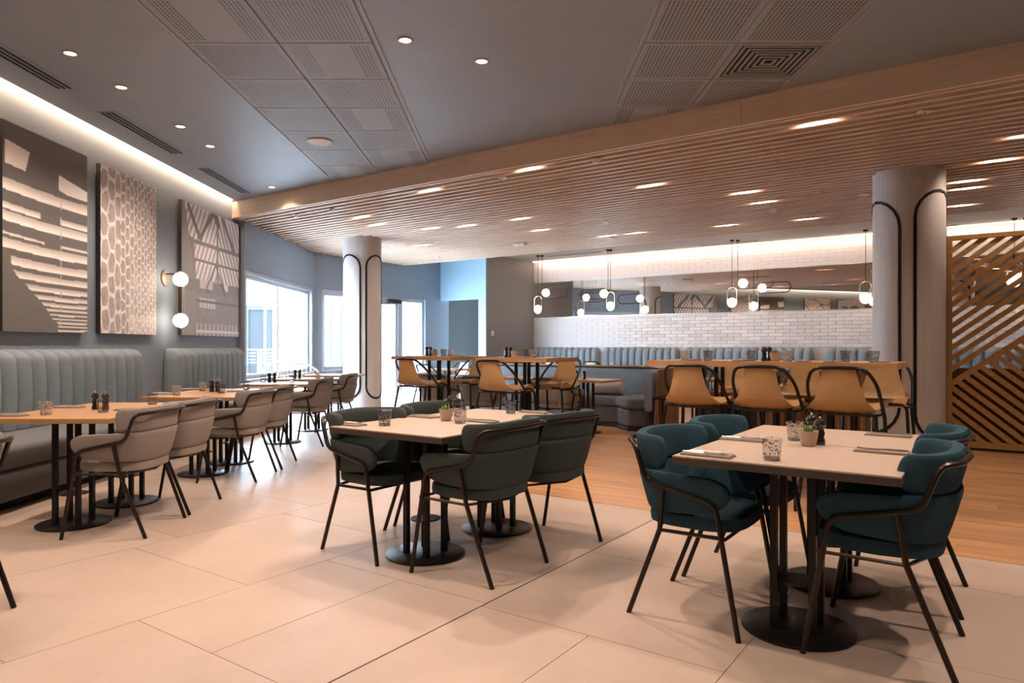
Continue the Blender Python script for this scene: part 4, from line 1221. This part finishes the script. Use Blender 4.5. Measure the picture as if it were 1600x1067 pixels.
# curved blue sofa with timber-clad back, and its twin
def shell_sofa(lab, ubk, v0, v1, wrap_right=True):
    t = thing('curved_sofa', lab, 'sofa')
    # plan of the shell centre line (v,u)
    pts = [(v0, ubk), (v1-.55, ubk)]
    for i in range(1, 9):
        a = PI/2*i/8; pts.append((v1-.55+.55*math.sin(a), ubk-.55+.55*math.cos(a)))
    pts += [(v1+.01, ubk-.80), (v1-.05, ubk-1.10)]
    P3 = [P(u, v) for v, u in pts]
    xy = [(p.x, p.y) for p in P3]
    def off(path, d):
        out = []
        for i, p in enumerate(path):
            a = path[max(0, i-1)]; b = path[min(len(path)-1, i+1)]; tx, ty = b[0]-a[0], b[1]-a[1]; L = math.hypot(tx, ty)
            out.append((p[0]-ty/L*d, p[1]+tx/L*d))
        return out
    o_in, o_out = off(xy, -.07), off(xy, .05)
    obj('backrest', band(off(xy, -.02), lambda s: .30, lambda s: .855 if s < .9 else .855-.25*(s-.9), lambda s: .13, 3), M_BLUEV, t, True)
    rim = off(xy, .055); N = len(rim)
    vs = []
    for a, b in zip(off(xy, .045), off(xy, .085)):
        vs += [(a[0], a[1], .02), (b[0], b[1], .02), (b[0], b[1], .865), (a[0], a[1], .865)]
    # front edge leans back towards the top
    for k in (2, 3):
        q = Vector(vs[-4+k]) ; d = Vector((xy[-2][0]-xy[-1][0], xy[-2][1]-xy[-1][1], 0)).normalized(); vs[-4+k] = tuple(q+d*.14)
    fs = []
    for i in range(N-1):
        for k in range(4): fs.append((i*4+k, i*4+(k+1) % 4, (i+1)*4+(k+1) % 4, (i+1)*4+k))
    fs += [(3, 2, 1, 0), ((N-1)*4, (N-1)*4+1, (N-1)*4+2, (N-1)*4+3)]
    obj('back_shell', MB().add(vs, fs), M_BATT, t)
    vs = []
    for a, b in zip(off(xy, -.075), off(xy, .10)): vs += [(a[0], a[1], .865), (b[0], b[1], .865), (b[0], b[1], .882), (a[0], a[1], .882)]
    fs = []
    M_ = N-1
    for i in range(M_-1):
        for k in range(4): fs.append((i*4+k, i*4+(k+1) % 4, (i+1)*4+(k+1) % 4, (i+1)*4+k))
    fs += [(3, 2, 1, 0), ((M_-1)*4, (M_-1)*4+1, (M_-1)*4+2, (M_-1)*4+3)]
    obj('top_rim', MB().add(vs[:M_*4], fs), M_OAKE, t)
    # battens on the outside
    outp = off(xy, .088); seg = 0
    dist = []
    for i in range(len(outp)-1):
        a, b = Vector((*outp[i], 0)), Vector((*outp[i+1], 0)); L = (b-a).length
        n_ = max(1, round(L/.055)) if L > .055 else 1
        for k in range(n_): dist.append((a.lerp(b, (k+.5)/n_), (b-a).normalized(), L/n_))
    lay = MB(); cnt = 0
    for c, d, w in reversed(dist):
        ang = math.atan2(d.y, d.x); Mx = Matrix.Translation(c) @ Matrix.Rotation(ang, 4, 'Z')
        if cnt == 0: cnt += 1; continue
        o = obj('batten', MB().box(-w/2+.004, w/2-.004, -.006, .016, .03, .86), M_BATT, t, loc=(c.x, c.y, 0)); o.rotation_euler = (0, 0, ang); cnt += 1
    # seat and base
    seat = [(v0, ubk-.10), (v1-.40, ubk-.10), (v1-.14, ubk-.22), (v1-.07, ubk-.45), (v1-.08, ubk-.80), (v1-.22, ubk-.95), (v1-.42, ubk-.98), (v1-.60, ubk-.86), (v1-.75, ubk-.66), (v0, ubk-.66)]
    def ring(f, pl):
        cx = sum(p[0] for p in pl)/len(pl); return pl
    sp = [tuple(P(u, v)[:2]) for v, u in seat]
    o = obj('seat_cushion', MB().prism(sp, .30, .46), M_SEATV, t)
    bv = o.modifiers.new('soft edge', 'BEVEL'); bv.width = .045; bv.segments = 4; bv.limit_method = 'ANGLE'
    for f_ in o.data.polygons: f_.use_smooth = True
    base = [(v, u+.03 if u < ubk-.5 else u) for v, u in seat]
    o = obj('base', MB().prism([tuple(P(u, v)[:2]) for v, u in base], .06, .30), M_SEATV, t)
    bv = o.modifiers.new('soft edge', 'BEVEL'); bv.width = .03; bv.segments = 3; bv.limit_method = 'ANGLE'
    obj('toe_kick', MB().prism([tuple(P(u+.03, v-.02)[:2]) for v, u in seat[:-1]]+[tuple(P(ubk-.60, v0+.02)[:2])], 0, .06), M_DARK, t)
    return t
shell_sofa('curved blue sofa with timber batten shell, behind the far high tables', 9.75, -7.3, -3.78)
b = obj('bolster', MB().lathe([(0, -.26), (.07, -.255), (.098, -.235), (.105, -.19), (.105, .19), (.098, .235), (.07, .255), (0, .26)], 20, M=Matrix.Rotation(PI/2, 4, 'Y')), plain('pale grey bolster fabric', (.36, .35, .34), .85, bump=.4, bscale=200), None, True)
b.location = cp(9.22, -4.75, .567); b.rotation_euler = (0, 0, ANG+.1); setp(b, 'pale grey bolster cushion lying on the curved blue sofa', 'cushion')
# second shell, its battens towards the viewer
def shell_back(lab, u, v0, v1):
    t = thing('shell_sofa', lab, 'sofa')
    n = int((v1-v0)/.07); w = (v1-v0)/n
    pts = []
    obj('back_shell', MB().rbox(v0, v1, u, u+.05, .02, .865, .02, 2, MUV), M_BATT, t)
    for i in range(n):
        o = obj('batten', MB().box(-w/2+.005, w/2-.005, -.022, .0, -.415, .415), M_BATT, t, loc=P(u, v0+w*(i+.5), .445)); o.rotation_euler = (0, 0, ANG)
    obj('top_rim', MB().box(v0-.01, v1+.01, u-.025, u+.16, .865, .882, MUV), M_OAKE, t)
    obj('backrest', MB().rbox(v0+.02, v1-.02, u+.05, u+.16, .30, .86, .03, 3, MUV), M_BLUEV, t, True)
    obj('seat_cushion', MB().rbox(v0+.02, v1-.02, u+.16, u+.66, .30, .46, .04, 3, MUV), M_SEATV, t, True)
    obj('base', MB().rbox(v0+.03, v1-.03, u+.10, u+.62, .0, .30, .03, 2, MUV), M_SEATV, t, True)
    return t
shell_back('timber-backed blue sofa behind the long high table, battens facing the viewer', 9.15, -2.55, -1.28)
c = obj('cushion', MB().sphere((0, 0, 0), .2, 20, (1, .42, 1)), plain('mottled brown cushion', (.22, .13, .08), .85, var=.6, bscale=14), None, True)
c.location = cp(10.05, -3.25, .62); c.rotation_euler = (math.radians(-14), 0, ANG); setp(c, 'mottled brown scatter cushion glimpsed past the left mustard stool', 'cushion')
sf = thing('low_sofa', 'grey upholstered low sofa glimpsed behind the left mustard stool', 'sofa', cp(10.35, -3.1), ANG)
obj('seat_cushion', MB().rbox(-.55, .55, -.45, .20, .28, .44, .05), M_SEATV, sf, True)
obj('backrest', MB().rbox(-.55, .55, .10, .28, .40, .90, .05), M_BLUEV, sf, True)
obj('base', MB().rbox(-.52, .52, -.40, .26, .0, .28, .03), M_SEATV, sf, True)
# thin black tray tables
def tray(lab, loc, w=.44, d=.34, h=.50):
    t = thing('side_table', lab, 'side table', loc, ANG)
    obj('tray_top', MB().box(-w/2, w/2, -d/2, d/2, h-.012, h).tube([(-w/2, -d/2, h+.01), (w/2, -d/2, h+.01), (w/2, d/2, h+.01), (-w/2, d/2, h+.01)], .006, 6, closed=True), M_BLACK, t)
    for sx in (-1, 1):
        for sy in (-1, 1): obj('leg', MB().box(sx*(w/2-.012)-.007, sx*(w/2-.012)+.007, sy*(d/2-.012)-.007, sy*(d/2-.012)+.007, 0, h-.012), M_BLACK, t)
    obj('floor_rail', MB().box(-w/2, w/2, -d/2+.005, -d/2+.019, 0, .012).box(-w/2, w/2, d/2-.019, d/2-.005, 0, .012), M_BLACK, t)
    return t
tray('thin black metal side table against the timber sofa end', cp(8.62, -3.48))
tray('thin black metal side table behind the middle mustard stool', cp(8.55, -2.95), .4, .34, .46)

# rattan chairs by the window
def make_rattan():
    t = thing('rattan_chair', 'x', 'chair')
    arc = [(.36*math.cos(PI*i/16), -.26*abs(math.sin(PI*i/16))**.8+.12, .62+.26*math.sin(PI*i/16)) for i in range(17)]
    base = [(.25*math.cos(PI*i/16), -.20*math.sin(PI*i/16)+.08, .44) for i in range(17)]
    obj('back_hoop', MB().tube(arc, .014, 8), M_RATTAN, t, True)
    for i in range(1, 16): obj('cane', MB().tube([arc[i], base[i]], .006, 6), M_RATTAN, t, True)
    obj('seat', MB().lathe([(.24, .42), (.26, .435), (.24, .455), (0, .45)], 24, (0, .06, 0)), M_RATTAN, t, True)
    for sx in (-1, 1):
        for sy in (-1, 1): obj('leg', MB().tube([(sx*.17, .06+sy*.15, .43), (sx*.24, .06+sy*.22, 0)], .012, 8), M_BLACK, t, True)
    return t
rt = Proto(make_rattan)
rt.put((-3.62, 11.75, 0), math.radians(200), 'rattan armchair with fanned cane back at the last window table', 'rattan chairs by the window')
rt.put((-5.05, 14.9, -.05), math.radians(180), 'rattan armchair standing outside on the bright terrace', 'rattan chairs by the window')

# ------------------------------------------------------------------ TABLEWARE
def make_glass(mat):
    t = thing('tumbler', 'x', 'glass')
    obj('bowl', MB().lathe([(.031, .001), (.034, .012), (.040, .085), (.0405, .088), (.0385, .088), (.037, .080), (.032, .016), (0, .013)], 24), mat, t, True)
    obj('thick_base', MB().lathe([(.031, 0), (.032, .008), (.031, .0125), (0, .0125)], 24), plain('smoky glass base', (.18, .18, .19), .08, coat=.5), t, True)
    return t
ga = Proto(lambda: make_glass(M_TUM)); gb = Proto(lambda: make_glass(M_TUMB)); gw = Proto(lambda: make_glass(M_TUMW))
def make_mill():
    t = thing('pepper_mill', 'x', 'mill')
    obj('body', MB().lathe([(.022, 0), (.024, .004), (.023, .02), (.018, .035), (.022, .055), (.017, .068), (.019, .078)], 18), M_MILL, t, True)
    obj('head', MB().lathe([(.017, .078), (.024, .086), (.025, .100), (.019, .112), (.010, .118), (0, .120)], 18), M_MILL, t, True)
    obj('finial', MB().lathe([(.004, .118), (.006, .126), (0, .132)], 10), M_CHROME, t, True)
    return t
ml = Proto(make_mill)
def make_pot():
    t = thing('succulent_pot', 'x', 'plant')
    prof = [(.026, 0), (.030, .004)]
    for i in range(7):
        z = .008+i*.0085; r = .031+.010*(i/6)**.7; prof += [(r, z), (r+.0015, z+.004)]
    prof += [(.043, .070), (.040, .070), (.038, .060), (0, .060)]
    obj('pot', MB().lathe(prof, 24), M_CERAM, t, True)
    rr = random.Random(3)
    for i in range(26):
        a = rr.random()*2*PI; el = rr.uniform(.35, 1.35); L = rr.uniform(.028, .046); w = .007
        d = Vector((math.cos(a)*math.cos(el), math.sin(a)*math.cos(el), math.sin(el))); s = Vector((-math.sin(a), math.cos(a), 0))*w; c = Vector((d.x*.012, d.y*.012, .058))
        n = d.cross(s).normalized()*.003
        obj('leaf', MB().add([c-s*.5, c+s*.5, c+d*L*.6+s, c+d*L, c+d*L*.6-s, c+d*L*.5+n, c+d*L*.5-n], [(0, 1, 5), (1, 2, 5), (2, 3, 5), (3, 4, 5), (4, 0, 5), (1, 0, 6), (2, 1, 6), (3, 2, 6), (4, 3, 6), (0, 4, 6)]), M_LEAF, t)
    return t
pt_ = Proto(make_pot)
def make_napkin():
    t = thing('napkin', 'x', 'napkin')
    obj('lower_fold', MB().rbox(-.105, .105, -.045, .045, 0, .0045, .006, 2), M_NAPKIN, t)
    obj('upper_fold', MB().rbox(-.104, .100, -.043, .044, .0047, .0095, .006, 2), M_NAPKIN, t)
    return t
np_ = Proto(make_napkin)
def make_fork():
    t = thing('fork', 'x', 'cutlery')
    obj('handle', MB().tube([(-.085, 0, .003), (-.02, 0, .006), (.03, 0, .004), (.05, 0, .005)], .0026, 6), M_CHROME, t, True)
    mb = MB()
    mb.box(.05, .062, -.010, .010, .003, .005)
    for k in (-.0085, -.0028, .0028, .0085): mb.tube([(.062, k, .004), (.090, k, .010)], .0013, 5)
    obj('tines', mb, M_CHROME, t)
    return t
def make_knife():
    t = thing('knife', 'x', 'cutlery')
    obj('handle', MB().tube([(-.09, 0, .003), (0, 0, .003)], .0036, 6), M_CHROME, t, True)
    obj('blade', MB().add([(0, -.004, .002), (.09, -.002, .002), (.10, .002, .002), (.085, .008, .002), (0, .006, .002), (0, -.004, .0035), (.09, -.002, .0035), (.10, .002, .0035), (.085, .008, .0035), (0, .006, .0035)], [(4, 3, 2, 1, 0), (5, 6, 7, 8, 9), (0, 1, 6, 5), (1, 2, 7, 6), (2, 3, 8, 7), (3, 4, 9, 8), (4, 0, 5, 9)]), M_CHROME, t)
    return t
fk = Proto(make_fork); kn = Proto(make_knife)
def T(px, py, z=ZT):                          # photo pixel of an item's foot -> place on a table top
    d = (H-z)*1080/(py-541); return Vector(((px-800)/1080*d, d, z+.0005))
def setting(p, rz, where, n=True):
    np_.put(p, rz, 'folded taupe linen napkin '+where, 'napkins laid on the tables')
    q = Matrix.Rotation(rz, 3, 'Z'); a = p+q @ Vector((.0, .016, .0098)); b = p+q @ Vector((-.01, -.018, .0098))
    fk.put(a, rz+.12, 'steel fork '+where, 'forks on napkins')
    kn.put(b, rz-.04, 'steel knife '+where, 'knives on napkins')
AZ = ANG
R_ = 'of the right-hand stone table'
setting(T(1106, 712)+Vector((0, 0, 0)), AZ, 'at the near left corner '+R_)
setting(T(1162, 688), AZ, 'on the left edge of the seam '+R_)
setting(T(1377, 707), AZ+PI, 'on the right edge of the seam '+R_)
setting(T(1388, 681), AZ+PI, 'at the far right corner '+R_)
ga.put(T(1206, 719), .3, 'clear speckled tumbler nearest the viewer on the right-hand stone table', 'tumblers')
gw.put(T(1242, 688), .8, 'frosted patterned tumbler left of the potted succulent on the right-hand stone table', 'tumblers')
pt_.put(T(1263, 697), 0, 'small succulent in a ribbed pot on the right-hand stone table', 'potted succulents')
ml.put(T(1268, 687), 0, 'black mill directly behind the succulent on the right-hand stone table', 'mills')
ml.put(T(1281, 695), 0, 'black mill right of the succulent on the right-hand stone table', 'mills')
G_ = 'of the middle stone table'
setting(T(546, 664), AZ, 'at the near left corner '+G_)
setting(T(662, 652), AZ, 'on the left edge '+G_)
setting(T(752, 659), AZ+PI, 'on the right edge '+G_)
setting(T(835, 645), AZ+PI, 'at the far right corner '+G_)
gb.put(T(601, 665), .2, 'densely patterned tumbler at the left near side of the middle stone table', 'tumblers')
gb.put(T(798, 646), .9, 'densely patterned tumbler at the far end of the middle stone table', 'tumblers')
gw.put(T(719, 661), .5, 'tumbler standing beside the succulent on the middle stone table', 'tumblers')
pt_.put(T(697, 657), 0, 'small succulent in a ribbed pot on the middle stone table', 'potted succulents')
ml.put(T(702, 650), 0, 'black mill left of its twin on the middle stone table', 'mills')
ml.put(T(715, 651), 0, 'black mill right of its twin on the middle stone table', 'mills')
setting(T(14, 650), 0, 'at the near left corner of the first banquette table')
setting(T(108, 637), 0, 'at the far left of the first banquette table')
setting(T(205, 641), PI, 'at the right of the first banquette table')
gw.put(T(72, 648), 0, 'amber looking tumbler near the front of the first banquette table', 'tumblers')
ga.put(T(161, 644), 0, 'clear tumbler in front of the mills on the first banquette table', 'tumblers')
ga.put(T(238, 632), 0, 'clear tumbler at the far right of the first banquette table', 'tumblers')
ml.put(T(149, 640), 0, 'left black mill on the first banquette table', 'mills')
ml.put(T(165, 640), 0, 'right black mill on the first banquette table', 'mills')
setting(T(255, 616), 0, 'at the left of the second banquette table')
setting(T(300, 609), 0, 'at the far left of the second banquette table')
setting(T(372, 612), PI, 'at the right of the second banquette table')
gw.put(T(276, 617.5), 0, 'amber looking tumbler on the second banquette table', 'tumblers')
gw.put(T(317, 611), 0, 'frosted tumbler left of the mills on the second banquette table', 'tumblers')
ga.put(T(346, 614.5), 0, 'clear tumbler right of the mills on the second banquette table', 'tumblers')
ml.put(T(331, 612.5), 0, 'left black mill on the second banquette table', 'mills')
ml.put(T(340, 612.5), 0, 'right black mill on the second banquette table', 'mills')
gb.put(T(385, 608.5), 0, 'bluish tumbler at the far corner of the second banquette table', 'tumblers')
ga.put(T(411, 597.2), 0, 'clear tumbler left of the mills on the fifth banquette table', 'tumblers')
ml.put(T(421, 597.5), 0, 'left black mill on the fifth banquette table', 'mills')
ml.put(T(429, 597.5), 0, 'right black mill on the fifth banquette table', 'mills')
gb.put(T(456, 597), 0, 'bluish tumbler on the right of the fifth banquette table', 'tumblers')
ml.put(T(461, 591), 0, 'left black mill on the sixth banquette table', 'mills')
ml.put(T(468, 591), 0, 'right black mill on the sixth banquette table', 'mills')
gw.put(T(497, 591), 0, 'frosted tumbler on the sixth banquette table', 'tumblers')
# high tables
ZH = 1.057
def HP(px, u, z=ZH):
    k = (px-800)/1080; v = (k*u*.818-u*.575)/(.818+.575*k); return P(u, v, z+.0005)
for px, u, pr, lab in ((1070, 5.85, gw, 'at the left end'), (1106, 5.75, gb, 'second from the left end'), (1174, 5.9, gb, 'left of the mills'), (1231, 5.72, gw, 'right of the succulent'), (1321, 5.9, gb, 'left of the last pair'), (1366, 5.85, gb, 'at the right end')):
    pr.put(HP(px, u), px*.1, 'patterned tumbler on the long high table, '+lab, 'tumblers')
ml.put(HP(1194, 5.9), 0, 'left black mill on the long high table', 'mills'); ml.put(HP(1202, 6.02), 0, 'right black mill on the long high table', 'mills')
pt_.put(HP(1211, 5.85), 0, 'small succulent in a ribbed pot on the long high table', 'potted succulents')
for px, u, rz, lab in ((1082, 5.72, AZ+PI/2, 'at the left stool'), (1158, 5.76, AZ+PI/2, 'at the middle stool'), (1255, 5.74, AZ+PI/2, 'right of the succulent'), (1300, 5.74, AZ+PI/2, 'before the right stool'), (1378, 5.9, AZ+PI/2, 'at the right end')):
    setting(HP(px, u), rz, 'on the long high table '+lab)
for px, u, pr, lab in ((693, 6.5, gb, 'left, on the left far high table'), (703, 6.62, gw, 'right, on the left far high table'), (822, 6.25, gb, 'left, on the right far high table'), (834, 6.3, gw, 'right, on the right far high table')):
    pr.put(HP(px, u), px*.1, 'patterned tumbler, '+lab, 'tumblers')
ml.put(HP(667, 6.6), 0, 'left black mill on the left far high table', 'mills'); ml.put(HP(673, 6.6), 0, 'right black mill on the left far high table', 'mills')
ml.put(HP(791, 6.3), 0, 'left black mill on the right far high table', 'mills'); ml.put(HP(798, 6.3), 0, 'right black mill on the right far high table', 'mills')
pt_.put(HP(679, 6.5), 0, 'small succulent on the left far high table', 'potted succulents')
pt_.put(HP(804, 6.2), 0, 'small succulent on the right far high table', 'potted succulents')
setting(HP(714, 6.6), AZ, 'on the left far high table'); setting(HP(812, 6.15), AZ, 'on the right far high table')
# sofa tables and others behind
ml.put(HP(901, 8.28, ZT), 0, 'left black mill on the right curved sofa table', 'mills'); ml.put(HP(913, 8.28, ZT), 0, 'right black mill on the right curved sofa table', 'mills')
ga.put(HP(893, 8.2, ZT), 0, 'clear tumbler on the right curved sofa table', 'tumblers')
ml.put(HP(1216, 8.4, ZT), 0, 'black mill seen between the mustard stools', 'mills')
gb.put(HP(1228, 8.3, ZT), 0, 'patterned tumbler seen between the mustard stools', 'tumblers'); gw.put(HP(1203, 8.35, ZT), 0, 'frosted tumbler seen between the mustard stools', 'tumblers')
for v, lab in BT:
    gw.put(cp(14.3, v+.15, ZT+.0005), 0, 'small tumbler on the tiled wall table, '+lab, 'tumblers')

# ------------------------------------------------------------------ pendants before the tiled wall
def pend(px, py_canopy, lab, kind, zg, u=14.8, flip=1):
    d = 2.27*1080/(541-py_canopy); x = (px-800)/1080*d
    t = thing('pendant_lamp', lab, 'pendant lamp', (x, d, ZC), ANG, 'opal globe pendants before the tiled wall')
    obj('canopy', MB().lathe([(.045, 0), (.045, -.03), (.0, -.045)], 18), M_BRONZE, t, True)
    R = .096; r = .13
    if kind == 'v':
        zt = zg-ZC
        obj('cord', MB().tube([(0, 0, -.04), (0, 0, zt+.33)], .006, 6), M_BLACK, t, True)
        lp = [(r*math.cos(a)*.8, 0, zt+.22+r*.8*math.sin(a)) for a in [PI*i/8 for i in range(9)]]+[(-r*math.cos(a)*.8, 0, zt-.01-r*.8*math.sin(a)) for a in [PI*i/8 for i in range(9)]]
        obj('loop', MB().tube(lp, .010, 8, closed=True), M_BRASS, t, True)
        obj('globe', MB().sphere((0, 0, zt), R, 18), M_GLOBE, t, True)
    else:
        zt = zg-ZC; L = .62
        obj('cord', MB().tube([(0, 0, -.04), (0, 0, zt)], .006, 6), M_BLACK, t, True)
        lp = [(flip*(.10), 0, zt+.12)]+[(flip*(L+.12*math.sin(a)), 0, zt+.12*math.cos(a)) for a in [PI*i/8 for i in range(9)]]+[(flip*.10, 0, zt-.12)]
        obj('loop', MB().tube(lp, .010, 8), M_BRONZE, t, True)
        obj('globe', MB().sphere((flip*.11, 0, zt), R, 18), M_GLOBE, t, True)
    return t
pend(840.6, 399, 'upright looped globe pendant nearest the grey side wall', 'v', 2.11)
pend(847, 399, 'sideways looped globe pendant nearest the grey side wall', 'h', 2.51)
pend(954, 390, 'upright looped globe pendant, second group from the side wall', 'v', 2.13)
pend(950, 390, 'sideways looped globe pendant, second group, pointing to the side wall', 'h', 2.42, flip=-1)
pend(1143.8, 375, 'upright looped globe pendant in the middle group', 'v', 2.12)
pend(1152.8, 375, 'sideways looped globe pendant in the middle group', 'h', 2.52)
pend(1352.5, 359, 'upright looped globe pendant left of the near column', 'v', 2.12)
pend(1585, 341, 'upright looped globe pendant behind the lattice screen', 'v', 2.40)
pend(1603, 340, 'sideways looped globe pendant behind the lattice screen', 'h', 2.10)
